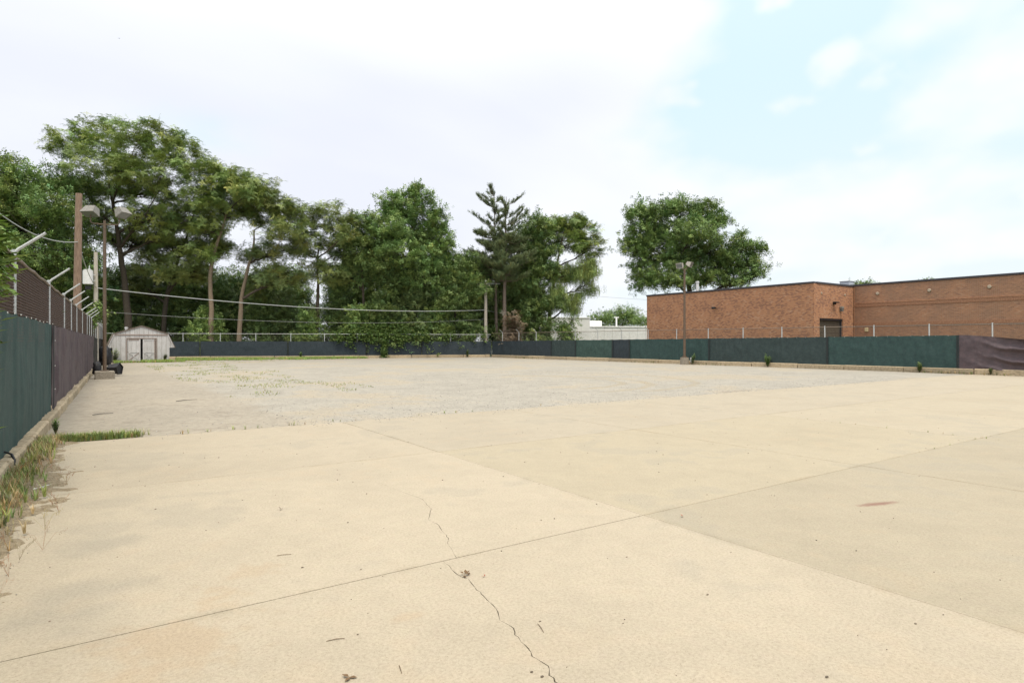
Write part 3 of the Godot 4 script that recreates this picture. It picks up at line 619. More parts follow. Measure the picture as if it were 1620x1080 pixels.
func yard() -> void:
	gn.seed = 77
	gn.frequency = 0.5
	gn.fractal_octaves = 3
	var g := Geo.new()
	g.quad(Vector3(-600, -0.16, -600), Vector3(600, -0.16, -600), Vector3(600, -0.16, 600), Vector3(-600, -0.16, 600))
	tag(put("ground", g.mesh(), M.field, self), "", "", "", "structure")
	g = Geo.new()
	g.quad(Vector3(-1.6, -0.022, -12.6), Vector3(37, -0.022, -12.6), Vector3(37, -0.022, 9), Vector3(-1.6, -0.022, 9))
	tag(put("slab_bed", g.mesh(), M.soil, self), "dark soil showing in the joints under the concrete slabs", "", "", "structure")
	# gravel lot
	g = Geo.new()
	var nx := 150
	var nz := 215
	g.grid(nx, nz, func(i: int, j: int) -> Vector3:
		var x := -0.8 + 36.0 * i / nx
		# finer rows near the slabs
		var s := float(j) / nz
		var z := -64.0 + 52.2 * (1.0 - pow(1.0 - s, 1.6))
		return Vector3(x, gravel_h(x, z), z), func(_p: Vector3) -> Vector2: return Vector2.ZERO)
	planar(g, LOT_AREA, 2.2)
	tag(put("gravel_lot", g.mesh(), M.gravel, self), "pale grey crushed gravel lot with tan washes and faint tyre curves", "", "", "structure")
	# concrete slabs, one mesh each
	var pav := thing("concrete_pavement", "cream concrete pavement of large square slabs with a long crack", "", Vector3.ZERO, "", "structure")
	var xs := [-0.62, 4.25, 8.25, 12.25, 16.25, 20.25, 24.25, 28.25, 32.25, 37.0]
	var zs := [8.0, 4.0, 0.0, -4.0, -8.0, -12.0]
	var crack := PackedVector2Array([Vector2(2.62, -6.9), Vector2(2.76, -6.61), Vector2(2.78, -6.23), Vector2(2.84, -5.69), Vector2(2.77, -5.45), Vector2(2.75, -5.32), Vector2(2.56, -5.01), Vector2(2.55, -4.79), Vector2(2.48, -4.56), Vector2(2.45, -4.44), Vector2(2.37, -4.3), Vector2(2.27, -3.98)])
	var crack2 := PackedVector2Array([Vector2(2.17, -4.04), Vector2(2.13, -3.81), Vector2(2.12, -3.67), Vector2(2.14, -3.6), Vector2(2.1, -3.45), Vector2(2.08, -3.34), Vector2(2.06, -3.24), Vector2(2.04, -3.11), Vector2(1.97, -2.96), Vector2(1.98, -2.84), Vector2(1.94, -2.77), Vector2(1.92, -2.65), Vector2(1.88, -2.53), Vector2(1.89, -2.41), Vector2(1.84, -2.34), Vector2(1.83, -2.25), Vector2(1.72, -1.7), Vector2(1.66, -1.2), Vector2(1.5, -0.6), Vector2(1.42, 0.05)])
	rng.seed = 4
	for iz in zs.size() - 1:
		for ix in xs.size() - 1:
			var z1: float = zs[iz] - 0.005
			var z0: float = zs[iz + 1] + 0.005
			var x0: float = xs[ix] + 0.004
			var x1: float = xs[ix + 1] - 0.004
			if iz == 4:
				z0 -= 0.03
			var poly := PackedVector2Array([Vector2(x0, z0), Vector2(x1, z0), Vector2(x1, z1), Vector2(x0, z1)])
			if ix == xs.size() - 2:
				poly = PackedVector2Array([Vector2(x0, z0), Vector2(right_x(z0) - 0.02, z0), Vector2(right_x(z1) - 0.02, z1), Vector2(x0, z1)])
			if ix == 0:
				poly = PackedVector2Array([Vector2(left_x(z0) + 0.05, z0), Vector2(x1, z0), Vector2(x1, z1), Vector2(left_x(z1) + 0.05, z1)])
			var pieces := [poly]
			if ix == 0 and (iz == 2 or iz == 3):
				pieces = Geometry2D.clip_polygons(poly, crack_strip(crack2 if iz == 2 else crack, 0.0019 if iz == 2 else 0.0015))
			var y := R(-0.0015, 0.0015)
			for pc in pieces:
				var s := Geo.new()
				s.prism(pc, -0.14, y, 0.004 if pieces.size() == 1 and (pc as PackedVector2Array).size() == 4 else 0.0)
				planar(s, SLAB_AREA, 1.7)
				put("slab", s.mesh(), M.concrete, pav)
	# weedy dirt strip between kerb and slab
	g = Geo.new()
	g.grid(30, 330, func(i: int, j: int) -> Vector3:
		var z := -12.9 + 16.5 * j / 330.0
		var x := left_x(z) - 0.05 + 1.3 * i / 30.0
		var width := 0.42 + 0.1 * sin(z * 1.3)
		width = lerpf(width, 0.2, smoothstep(-5.5, -4.2, z))
		var q := (x - left_x(z)) / width
		var h := 0.045 * (1.0 - q) + gn.get_noise_2d(x * 5.0, z * 5.0) * 0.035 + gn.get_noise_2d(x * 30.0, z * 30.0) * 0.012
		return Vector3(x, maxf(h, -0.06), z), func(_p: Vector3) -> Vector2: return Vector2.ZERO)
	tag(put("dirt_verge", g.mesh(), M.verge, self), "strip of tan dirt and fine stones along the left kerb", "", "", "structure")

func crack_strip(line: PackedVector2Array, half: float) -> PackedVector2Array:
	# a jagged thin outline round the crack, closing to a point where the crack begins
	var a := PackedVector2Array()
	var b := PackedVector2Array()
	var fine := PackedVector2Array()
	for i in line.size() - 1:
		for k in 3:
			var p := line[i].lerp(line[i + 1], k / 3.0)
			fine.append(p + (Vector2(R(-0.008, 0.008), R(-0.006, 0.006)) if k > 0 else Vector2.ZERO))
	fine.append(line[line.size() - 1])
	for i in fine.size():
		var d := (fine[mini(i + 1, fine.size() - 1)] - fine[maxi(i - 1, 0)]).normalized()
		var w := half * R(0.35, 2.0)
		if line[0].y < -6.0:
			w *= clampf(i / 12.0, 0.05, 1.0)
		a.append(fine[i] + Vector2(-d.y, d.x) * w)
		b.append(fine[i] - Vector2(-d.y, d.x) * w)
	b.reverse()
	a.append_array(b)
	return a

func kerbs() -> void:
	rng.seed = 8
	# left: short uneven blocks
	for side in 3:
		var A := Vector3(left_x(7.0), 0, 7.0)
		var B := Vector3(left_x(-63.2), 0, -63.2)
		var lab := "uneven tan concrete kerb of short blocks under the left fence"
		var called := "left_kerb"
		if side == 1:
			A = Vector3(1.55 + 0.3, 0, back_z(1.85)); B = Vector3(33.9, 0, back_z(33.9))
			lab = "low pale kerb along the foot of the back fence"; called = "back_kerb"
		elif side == 2:
			A = Vector3(right_x(-52.7), 0, -52.7); B = Vector3(right_x(7.0), 0, 7.0)
			lab = "low tan kerb along the foot of the right fence"; called = "right_kerb"
		var o := thing(called, lab, "", Vector3.ZERO, "", "structure")
		o.transform = along(A, B)
		var x := 0.0
		var total := A.distance_to(B)
		while x < total - 0.05:
			var near := 1.0 if side > 0 else clampf((x - 4.0) / 12.0, 0.0, 1.0)
			var l := R(0.62, 1.0) + near * R(0.1, 0.5)
			if side > 0:
				l = R(2.2, 3.1)
			l = minf(l, total - x)
			var hh := (0.2 if side == 0 else 0.27) + R(-0.012, 0.012)
			var g := Geo.new()
			g.box(Vector3.ZERO, Vector3(l - R(0.02, 0.045), hh + 0.14, 0.34), 0.028)
			var turn := Basis(Vector3.UP, R(-0.02, 0.02)) * Basis(Vector3.RIGHT, R(-0.03, 0.03))
			put("kerb_block", g.mesh(), M.kerb[rng.randi() % 3], o, Transform3D(turn, Vector3(x + l * 0.5, hh * 0.5 - 0.07, -0.17 + R(-0.012, 0.012))))
			x += l

func loose_stones() -> void:
	rng.seed = 15
	var shapes := []
	var g := Geo.new()
	var ico := [Vector3(0, 1, 0), Vector3(0.9, 0.1, 0.2), Vector3(-0.2, 0.2, 0.95), Vector3(-0.95, -0.1, 0.1), Vector3(0.1, 0.0, -0.9), Vector3(0, -0.8, 0)]
	for f in [[0, 1, 2], [0, 2, 3], [0, 3, 4], [0, 4, 1], [5, 2, 1], [5, 3, 2], [5, 4, 3], [5, 1, 4]]:
		g._face(Vector3.ZERO, Basis.IDENTITY, [ico[f[0]], ico[f[1]], ico[f[2]]], ico[f[0]] + ico[f[1]] + ico[f[2]])
	var m := g.mesh()
	var xf := []
	var cs := []
	for i in 15000:
		var x := R(0.2, 30.0)
		var z := -12.02 - pow(rng.randf(), 2.2) * 16.0
		var spilt := rng.randf() < 0.03
		if spilt:
			z = -12.0 + absf(rng.randfn(0, 0.22))
		if x < 3.4 and rng.randf() < 0.75:
			continue
		var s := R(0.005, 0.015) * (1.0 + 0.6 * float(rng.randf() < 0.1))
		xf.append(Transform3D(Basis.from_euler(Vector3(R(0, TAU), R(0, TAU), R(0, TAU))).scaled(Vector3(s, s * 0.7, s)), Vector3(x, (gravel_h(x, z) if not spilt else 0.0) + s * 0.25, z)))
		var k := R(0.28, 0.44)
		cs.append(Color(k, k * 0.95, k * 0.87))
	tag(scatter("loose_gravel", m, M.stone, self, xf, cs), "loose crushed stones lying on the gravel lot", "gravel", "", "stuff")
	xf = []; cs = []
	for i in 3000:
		var z := R(-12.5, -3.0)
		var x := left_x(z) + absf(rng.randfn(0.14, 0.13))
		var s := R(0.002, 0.007)
		xf.append(Transform3D(Basis.from_euler(Vector3(R(0, TAU), R(0, TAU), R(0, TAU))).scaled(Vector3(s, s * 0.7, s)), Vector3(x, maxf(0.003, 0.04 * (1.0 - (x - left_x(z)) / 0.45)), z)))
		var k := R(0.16, 0.42)
		cs.append(Color(k, k * 0.92, k * 0.8))
	tag(scatter("verge_stones", m, M.stone, self, xf, cs), "small stones scattered on the dirt strip by the left kerb", "gravel", "", "stuff")

# ---------------------------------------------------------------- fences
func screen(g: Geo, x0: float, x1: float, top0: float, top1: float, bot: float, sd: int, style := 0, posts := []) -> void:
	# a hanging shade cloth: sags between its ties, bellies and folds
	var q := noise(sd, 0.7, 3)
	var nx := maxi(6, int((x1 - x0) / (0.07 if style != 2 else 0.05)))
	var ny := 16 if style != 1 else 60
	g.grid(nx, ny, func(i: int, j: int) -> Vector3:
		var s := float(i) / nx
		var r := float(j) / ny
		var x := lerpf(x0, x1, s)
		var top := lerpf(top0, top1, s) - 0.022 * absf(sin(x * 2.9 + sd)) - 0.012 * q.get_noise_2d(x * 4.0, 9.0)
		var low := bot + 0.03 * q.get_noise_2d(x * 2.0, 40.0)
		var z := 0.05 + 0.05 * q.get_noise_2d(x * 0.8, r * 1.2) * sin(PI * clampf(r * 0.9 + 0.1, 0, 1)) + 0.05 * q.get_noise_2d(x * 3.0, r * 0.8 + 20.0) * (1.0 - 0.6 * r)
		if style == 1:
			# slack panel: swags that run down from the upper tie to the far lower edge
			top = lerpf(top0, top1, s) - 0.30 * sin(PI * s) * s
			var k := r - 0.85 * s * (1.0 - 0.3 * s)
			z = 0.06 + pow(0.5 + 0.5 * sin(k * 17.0 + 1.6 * q.get_noise_2d(x * 0.6, r)), 2.5) * 0.3 * smoothstep(0.05, 0.5, s) + 0.03 * q.get_noise_2d(x * 2.0, r * 3.0)
		elif style == 2:
			z += 0.03 * sin(x * 2.2 + 1.4 * q.get_noise_2d(x * 0.5, r)) + 0.02 * q.get_noise_2d(x * 3.0, r * 3.0)
			low += 0.05 * r * sin(x * 3.1) + 0.04 * q.get_noise_2d(x * 5.0, 3.0)
			var y := lerpf(top, low, r)
			# pinched loop standing out near the bound edge
			var loop := smoothstep(1.42, 1.25, y) * smoothstep(0.3, 0.6, y)
			z += 0.07 * exp(-pow((x - x0 - 0.75 - 0.15 * absf(y - 1.0)) / 0.07, 2.0)) * loop + 0.05 * exp(-pow((x - x0 - 1.25) / 0.09, 2.0)) * loop
		if style != 1:
			z -= 0.034
		# the cloth lies over the posts
		var over := 0.012
		for px in posts:
			if absf(x - px) < 0.2:
				over = maxf(over, 0.044 * exp(-pow((x - px) / 0.085, 2.0)))
		z = maxf(z, over)
		return Vector3(x, lerpf(top, low, r), z), func(p: Vector3) -> Vector2: return Vector2(p.x, p.y))

func fence(called: String, label: String, A: Vector3, B: Vector3, posts: Array, top: float, arm_of: Callable, screens: Array, rail: bool, wire_lo: float) -> Node3D:
	var o := thing(called, label, "fence")
	o.transform = along(A, B)
	o.transform.origin += o.transform.basis.z * -0.14
	var length := A.distance_to(B)
	var pg := Geo.new()
	pg.tube([Vector3(0, 0.1, 0), Vector3(0, top, 0)], [0.032, 0.032], 10)
	pg.tube([Vector3(0, top, 0), Vector3(0, top + 0.025, 0), Vector3(0, top + 0.045, 0)], [0.038, 0.034, 0.012], 10)
	var pm := pg.mesh()
	var ag := Geo.new()
	ag.tube([Vector3(0, top - 0.02, 0), Vector3(0, top + 0.05, 0.05), Vector3(0, top + 0.30, 0.35)], [0.034, 0.034, 0.03], 6, true, Vector2(1.0, 0.6))
	var am := ag.mesh()
	for x in posts:
		var p := put("post", pm, M.galv, o, Transform3D(Basis(Vector3.FORWARD, R(-0.012, 0.012)), Vector3(x, 0, 0)))
		if arm_of.call(x):
			put("barb_arm", am, M.galv, p)
	if rail:
		var g := Geo.new()
		g.tube([Vector3(0, top - 0.03, 0.0), Vector3(length, top - 0.03, 0.0)], [0.02, 0.02], 8)
		put("top_rail", g.mesh(), M.galv if called != "right_fence" else M.rust_rail, o)
	# woven wire above the cloth
	var wg := Geo.new()
	var hh := top - wire_lo
	wg.tube([Vector3(-hh * 0.5, wire_lo, 0.002), Vector3(hh * 0.5, top - 0.02, 0.002)], [0.0017, 0.0017], 3, false)
	var wm := wg.mesh()
	var xf := []
	var cs := []
	var x2 := hh * 0.5
	while x2 < length - hh * 0.5:
		xf.append(Transform3D(Basis.IDENTITY, Vector3(x2, 0, 0)))
		xf.append(Transform3D(Basis.from_scale(Vector3(-1, 1, 1)), Vector3(x2, 0, 0.004)))
		cs.append(Color(1, 1, 1)); cs.append(Color(1, 1, 1))
		x2 += 0.075
	scatter("chain_link", wm, M.dark_wire, o, xf, cs)
	for s in screens:
		var g := Geo.new()
		screen(g, s[0], s[1], s[2], s[3], s[4], s[6], s[7] if s.size() > 7 else 0, posts)
		var c := put("privacy_screen", g.mesh(), s[5], o)
		if s.size() > 8:
			c.set_meta("label", s[8])
		# bound edges
		for e in 2:
			if (s.size() > 7 and s[7] == 1 and e == 1) or (called == "right_fence" and e == 0 and s[0] < 1.0) or (called == "back_fence" and e == 1 and s[1] > 33.0):
				continue
			var hx: float = s[e] + (0.03 if e == 0 else -0.03)
			var ht: float = s[2 + e]
			var h := Geo.new()
			h.box(Vector3(hx, (ht + s[4]) * 0.5, 0.065), Vector3(0.05, ht - s[4] - 0.04, 0.008), 0.003)
			put("hem", h.mesh(), M.hem, c)
	return o

func cable_ties(o: Node3D, spots: Array) -> void:
	var g := Geo.new()
	g.box(Vector3.ZERO, Vector3(0.02, 0.02, 0.012), 0.004)
	var m := g.mesh()
	for s in spots:
		put("cable_tie", m, M.tie, o, Transform3D(Basis(Vector3.BACK, R(-1, 1)), s))

func left_t(z: float) -> float:
	# distance along the left fence from its near end
	return Vector2(left_x(z) - left_x(7.0), z - 7.0).length()
func right_t(z: float) -> float:
	return Vector2(right_x(z) - right_x(-52.73), z + 52.73).length()

func fences() -> void:
	rng.seed = 21
	var posts := []
	for z in [4.0, -0.9, -5.8, -10.7, -15.6, -19.6, -22.3, -25.1, -28.8, -32.9, -35.4, -38.0, -41.0, -44.0, -47.0, -50.0, -53.0, -56.0, -59.0, -62.0]:
		posts.append(left_t(z))
	var sc := [
		[0.0, left_t(-4.6), 1.95, 1.95, 0.16, M.green_cloth, 3, 0, "dark green cloth"],
		[left_t(-4.6), left_t(-15.9), 1.99, 1.96, 0.16, M.green_cloth, 5, 0, "dark green cloth with wavy top edge nearest the camera"],
		[left_t(-15.93), left_t(-40.0), 1.95, 1.88, 0.17, M.plum_cloth, 7, 2, "faded plum-grey cloth with a puckered near edge"],
		[left_t(-40.1), left_t(-62.8), 1.82, 1.80, 0.2, M.black_cloth, 9, 0, "black cloth in the far left corner"]]
	var lf := fence("slatted_fence", "tall left fence with plum and green cloth, brown slats and slanted barbed-wire arms", Vector3(left_x(7.0), 0, 7.0), Vector3(left_x(-63.2), 0, -63.2), posts, 2.8, func(_x: float) -> bool: return true, sc, false, 1.6)
	# brown slats woven into the wire
	var sm := []
	for k in 3:
		var g := Geo.new()
		g.box(Vector3(0, 1.5, -0.006), Vector3(0.078, 2.42 + 0.02 * k, 0.006), 0.002)
		sm.append(g.mesh())
	var t0 := left_t(-8.0)
	var t1 := left_t(-32.8)
	var n := 298
	for i in n:
		var x := lerpf(t0, t1, float(i) / (n - 1))
		put("slat", sm[rng.randi() % 3], M.slat[rng.randi() % 5], lf, Transform3D(Basis(Vector3.BACK, R(-0.006, 0.006)) * Basis(Vector3.UP, R(-0.12, 0.12)), Vector3(x, R(-0.02, 0.015), 0)))
	# kinked horizontal courses of the weave standing in front of the slats
	var wx := []
	var wc := []
	var zg := Geo.new()
	zg.tube([Vector3(-0.042, -0.012, 0.006), Vector3(0, 0.012, 0.012), Vector3(0.042, -0.012, 0.006)], [0.0035, 0.0035, 0.0035], 4, false)
	for r in 26:
		for i in n:
			wx.append(Transform3D(Basis.IDENTITY, Vector3(lerpf(t0, t1, (i + 0.5 * (r % 2)) / (n - 1.0)), 1.6 + r * 0.0425, 0)))
			wc.append(Color(1, 1, 1))
	scatter("wire_weave", zg.mesh(), M.slat[3], lf, wx, wc)
	var tg := Geo.new()
	var pts := []
	var rs := []
	for i in 60:
		pts.append(Vector3(lerpf(t0, t1, i / 59.0), 2.74 + 0.012 * sin(i * 1.7), 0.01)); rs.append(0.024)
	tg.tube(pts, rs, 6)
	put("top_rail", tg.mesh(), M.rust_rail, lf)
	for k in 3:
		var bg := Geo.new()
		bg.tube([Vector3(0.3, 2.9 + 0.09 * k, 0.10 + 0.11 * k), Vector3(left_t(-62.0), 2.9 + 0.09 * k, 0.10 + 0.11 * k)], [0.0015, 0.0015], 3)
		put("barbed_wire", bg.mesh(), M.dark_wire, lf)
	var spots := []
	for i in 12:
		var z := -9.0 - i * 0.6
		spots.append(Vector3(left_t(z), 1.96 + R(-0.02, 0.01), 0.07))
	for y in [0.62, 1.1, 1.62]:
		spots.append(Vector3(left_t(-15.86), y, 0.09))
	cable_ties(lf, spots)
	# back fence
	posts = []
	for k in 12:
		posts.append(0.05 + 3.0 * k)
	var A := Vector3(1.55, 0, back_z(1.55))
	var B := Vector3(34.0, 0, -52.73)
	var bl := A.distance_to(B)
	posts = posts.filter(func(x: float) -> bool: return x < bl)
	sc = []
	var cuts := [0.2, 7.4, 14.8, 21.9, 27.2, bl + 0.05]
	for i in cuts.size() - 1:
		sc.append([cuts[i] + 0.02, cuts[i + 1] - 0.02, 1.62 + R(-0.02, 0.02), 1.62 + R(-0.02, 0.02), 0.24, M.slate_cloth, 30 + i])
	fence("back_fence", "dark blue-grey cloth fence with bare top rail below the trees", A, B, posts, 2.33, func(_x: float) -> bool: return false, sc, true, 1.5)

	# right fence
	posts = []
	var zz := 4.7
	while zz > -52.9:
		posts.append(right_t(zz)); zz -= 2.65
	A = Vector3(right_x(-52.73), 0, -52.73)
	B = Vector3(right_x(7.0), 0, 7.0)
	sc = []
	var rz := [-52.7, -43.5, -40.3, -36.0, -34.2, -27.0, -19.0, -12.6]
	var rm := [M.slate_cloth, M.teal_cloth, M.bright_cloth, M.slate_cloth, M.green_cloth, M.teal_cloth, M.green_cloth]
	for i in rz.size() - 1:
		var ta := lerpf(1.64, 1.92, (rz[i] + 52.9) / 40.3)
		var tb := lerpf(1.64, 1.92, (rz[i + 1] + 52.9) / 40.3)
		sc.append([right_t(rz[i]), right_t(rz[i + 1]), ta, tb, 0.26, rm[i], 50 + i])
	sc.append([right_t(-12.59), right_t(-5.0), 1.93, 1.52, 0.23, M.plum_cloth, 60, 1, "slack plum-grey cloth hanging in diagonal folds"])
	sc.append([right_t(-4.9), right_t(7.0), 1.6, 1.9, 0.15, M.plum_cloth, 61, 2])
	var arms_end := right_t(-31.0)
	var rf := fence("right_fence", "green cloth fence with a sagging plum panel, in front of the brick building", A, B, posts, 2.46, func(x: float) -> bool: return x < arms_end, sc, true, 1.55)
	var sp := []
	for i in 26:
		var z := -27.0 + i * 0.56
		sp.append(Vector3(right_t(z), lerpf(1.64, 1.92, (z + 52.9) / 40.3) - 0.03, 0.06))
	cable_ties(rf, sp)

# ---------------------------------------------------------------- shed
func clip_strip(poly: PackedVector2Array, x0: float, x1: float) -> Array:
	return Geometry2D.intersect_polygons(poly, PackedVector2Array([Vector2(x0, -1), Vector2(x1, -1), Vector2(x1, 9), Vector2(x0, 9)]))

func plate(poly: PackedVector2Array, z0: float, z1: float) -> Mesh:
	# an upright polygon in x,y given thickness along z
	var g := Geo.new()
	var p := poly
	if Geometry2D.is_polygon_clockwise(p):
		p.reverse()
	var ix := Geometry2D.triangulate_polygon(p)
	for k in range(0, ix.size(), 3):
		for zz in [[z0, Vector3.FORWARD], [z1, Vector3.BACK]]:
			g._face(Vector3.ZERO, Basis.IDENTITY, [Vector3(p[ix[k]].x, p[ix[k]].y, zz[0]), Vector3(p[ix[k + 1]].x, p[ix[k + 1]].y, zz[0]), Vector3(p[ix[k + 2]].x, p[ix[k + 2]].y, zz[0])], zz[1])
	for k in p.size():
		var a := p[k]
		var b := p[(k + 1) % p.size()]
		g._face(Vector3.ZERO, Basis.IDENTITY, [Vector3(a.x, a.y, z0), Vector3(b.x, b.y, z0), Vector3(b.x, b.y, z1), Vector3(a.x, a.y, z1)], Vector3(b.y - a.y, a.x - b.x, 0))
	return g.mesh()

func bar(a: Vector3, b: Vector3, w: float, th: float) -> Mesh:
	var g := Geo.new()
	var d := b - a
	var x := d.normalized()
	var up := Vector3.BACK if absf(x.z) < 0.9 else Vector3.UP
	var y := up.cross(x).normalized()
	g.box((a + b) * 0.5, Vector3(d.length(), w, th), 0.004, Basis(x, y, x.cross(y)))
	return g.mesh()

func shed() -> void:
	rng.seed = 31
	var paint := []
	for k in 3:
		var b := 0.46 + 0.03 * k
		paint.append(trimat(tile(128, 120 + k, 0.03, [Color(b * 0.82, b * 0.79, b * 0.76), Color(b, b * 0.985, b * 0.98), Color(b * 1.1, b * 1.08, b * 1.07)], 0.07, 0.02, Color(0.2, 0.14, 0.1)), Vector3(0.9, 0.3, 0.9), 0.8))
	var rust := trimat(tile(128, 125, 0.05, [Color(0.15, 0.10, 0.08), Color(0.27, 0.215, 0.185), Color(0.38, 0.34, 0.315)], 0.15), Vector3(2, 2, 2), 0.85)
	var roofm := trimat(tile(128, 126, 0.05, [Color(0.10, 0.08, 0.065), Color(0.17, 0.14, 0.115), Color(0.22, 0.19, 0.16)], 0.25), Vector3(2, 2, 2), 0.95)
	var dark := trimat(tile(128, 127, 0.04, [Color(0.2, 0.15, 0.11), Color(0.27, 0.21, 0.16), Color(0.32, 0.26, 0.2)], 0.1), Vector3(1, 1, 1), 0.9)
	var o := thing("garden_shed", "small weathered grey barn-roofed shed with double doors in the far left corner", "shed", Vector3(3.72, 0.0, -55.2))
	var front := PackedVector2Array([Vector2(-1.88, 0.02), Vector2(1.88, 0.02), Vector2(1.88, 1.12), Vector2(2.2, 1.12), Vector2(1.76, 2.14), Vector2(0, 2.74), Vector2(-1.76, 2.14), Vector2(-2.2, 1.12), Vector2(-1.88, 1.12)])
	var door_hole := PackedVector2Array([Vector2(-0.95, -0.5), Vector2(0.97, -0.5), Vector2(0.97, 1.8), Vector2(-0.95, 1.8)])
	var siding: Array = Geometry2D.clip_polygons(front, door_hole)
	var x := -2.25
	while x < 2.25:
		for whole in siding:
			for pc in clip_strip(whole, x + 0.008, x + 0.292):
				put("siding_board", plate(pc, -0.03, R(-0.003, 0.003)), paint[rng.randi() % 3], o)
		x += 0.3
	for pc in Geometry2D.clip_polygons(front, door_hole):
		put("backing_wall", plate(pc, -0.08, -0.032), dark, o)
	put("band_trim", bar(Vector3(-1.78, 2.1, 0.02), Vector3(1.78, 2.1, 0.02), 0.09, 0.03), rust, o)
	for s in [-1.0, 1.0]:
		put("rake_trim", bar(Vector3(s * 2.2, 1.14, 0.03), Vector3(s * 1.77, 2.16, 0.03), 0.08, 0.03), paint[1], o)
		put("rake_trim", bar(Vector3(s * 1.79, 2.17, 0.034), Vector3(0, 2.77, 0.034), 0.07, 0.03), rust, o)
		var lower := PackedVector2Array([Vector2(s * 2.24, 1.10), Vector2(s * 1.80, 2.16), Vector2(s * 1.80, 2.205), Vector2(s * 2.285, 1.12)])
		var upper := PackedVector2Array([Vector2(s * 1.80, 2.165), Vector2(0, 2.78), Vector2(0, 2.83), Vector2(s * 1.82, 2.21)])
		put("roof_panel", plate(lower, -3.1, 0.06), roofm, o)
		put("roof_panel", plate(upper, -3.1, 0.07), roofm, o)
		var g := Geo.new()
		g.box(Vector3(s * 1.86, 0.58, -1.55), Vector3(0.04, 1.12, 2.92), 0.004)
		put("side_wall", g.mesh(), paint[0], o)
	put("back_wall", plate(front, -3.08, -3.04), paint[0], o)
	for s in [-1.0, 1.0]:
		var d := Node3D.new()
		d.name = "door"
		o.add_child(d, true)
		d.position = Vector3(-0.5 if s < 0 else 0.5, 0, 0)
		for k in 3:
			var g := Geo.new()
			g.box(Vector3(-0.27 + 0.27 * k, 0.92, -0.012), Vector3(0.262, 1.72, 0.02), 0.003)
			put("door_board", g.mesh(), paint[rng.randi() % 3], d)
		put("stile", bar(Vector3(-0.385, 0.07, 0.012), Vector3(-0.385, 1.77, 0.012), 0.08, 0.025), paint[0] if s < 0 else paint[2], d)
		put("stile", bar(Vector3(0.385, 0.07, 0.012), Vector3(0.385, 1.77, 0.012), 0.08, 0.025), paint[2] if s < 0 else rust, d)
		put("rail", bar(Vector3(-0.34, 1.73, 0.013), Vector3(0.34, 1.73, 0.013), 0.08, 0.022), rust if s < 0 else paint[1], d)
		put("rail", bar(Vector3(-0.34, 0.78, 0.013), Vector3(0.34, 0.78, 0.013), 0.07, 0.022), paint[2], d)
		put("rail", bar(Vector3(-0.34, 0.11, 0.013), Vector3(0.34, 0.11, 0.013), 0.08, 0.022), paint[0], d)
		put("brace", bar(Vector3(-0.33, 0.15, 0.014), Vector3(0.33, 0.74, 0.014), 0.06, 0.018), rust if s < 0 else paint[0], d)
		put("brace", bar(Vector3(-0.33, 0.74, 0.017), Vector3(0.33, 0.15, 0.017), 0.06, 0.018), paint[0], d)
		for y in [0.8, 1.72]:
			put("hinge", bar(Vector3(s * 0.36, y, 0.03), Vector3(s * 0.52, y, 0.03), 0.05, 0.008), rust, d)
	put("door_casing", bar(Vector3(-1.0, 1.84, 0.012), Vector3(1.02, 1.84, 0.012), 0.07, 0.03), rust, o)
	put("door_casing", bar(Vector3(-0.98, 0.03, 0.012), Vector3(-0.98, 1.8, 0.012), 0.05, 0.03), rust, o)
	put("door_casing", bar(Vector3(1.0, 0.03, 0.012), Vector3(1.0, 1.8, 0.012), 0.05, 0.03), rust, o)
	var vg := Geo.new()
	vg.tube([Vector3(-0.95, 2.42, -1.0), Vector3(-0.95, 2.62, -1.0), Vector3(-0.95, 2.64, -1.0), Vector3(-0.95, 2.72, -1.0)], [0.09, 0.09, 0.15, 0.07], 12)
	put("roof_vent", vg.mesh(), M.white_paint, o)

# ---------------------------------------------------------------- lamp posts, utility poles, cables
func floodlight(parent: Node3D, at: Vector3, turn: Basis, size: Vector3, shell: Material) -> void:
	var f := Node3D.new()
	f.name = "floodlight"
	parent.add_child(f, true)
	f.transform = Transform3D(turn, at)
	var g := Geo.new()
	# tapered housing, wide open end facing local +z
	var a := size * 0.5
	var bk := Vector3(a.x * 0.72, a.y * 0.66, -a.z)
	var fr := Vector3(a.x, a.y, a.z)
	var c := []
	for p in [bk, fr]:
		c.append([Vector3(-p.x, p.y, p.z), Vector3(p.x, p.y, p.z), Vector3(p.x, -p.y, p.z), Vector3(-p.x, -p.y, p.z)])
	g._face(Vector3.ZERO, Basis.IDENTITY, c[0], Vector3.FORWARD)
	g._face(Vector3.ZERO, Basis.IDENTITY, c[1], Vector3.BACK)
	for k in 4:
		var q := [c[0][k], c[0][(k + 1) % 4], c[1][(k + 1) % 4], c[1][k]]
		g._face(Vector3.ZERO, Basis.IDENTITY, q, q[0] + q[1] + q[2] + q[3])
	put("housing", g.mesh(), shell, f)
	for r in [[Vector3(0, a.y - 0.012, a.z + 0.012), Vector3(size.x, 0.03, 0.03)], [Vector3(0, -a.y + 0.012, a.z + 0.012), Vector3(size.x, 0.03, 0.03)], [Vector3(a.x - 0.012, 0, a.z + 0.012), Vector3(0.03, size.y - 0.06, 0.03)], [Vector3(-a.x + 0.012, 0, a.z + 0.012), Vector3(0.03, size.y - 0.06, 0.03)]]:
		var fg := Geo.new()
		fg.box(r[0], r[1], 0.006)
		put("door_frame", fg.mesh(), shell, f)
	var lg := Geo.new()
	lg.box(Vector3(0, 0, a.z + 0.006), Vector3(size.x - 0.06, size.y - 0.06, 0.01), 0.002)
	put("lens", lg.mesh(), M.lamp_glass, f)
	var kg := Geo.new()
	kg.box(Vector3(0, -a.y * 0.4, -a.z - 0.03), Vector3(0.1, 0.16, 0.12), 0.015)
	put("knuckle", kg.mesh(), M.brown_steel, f)

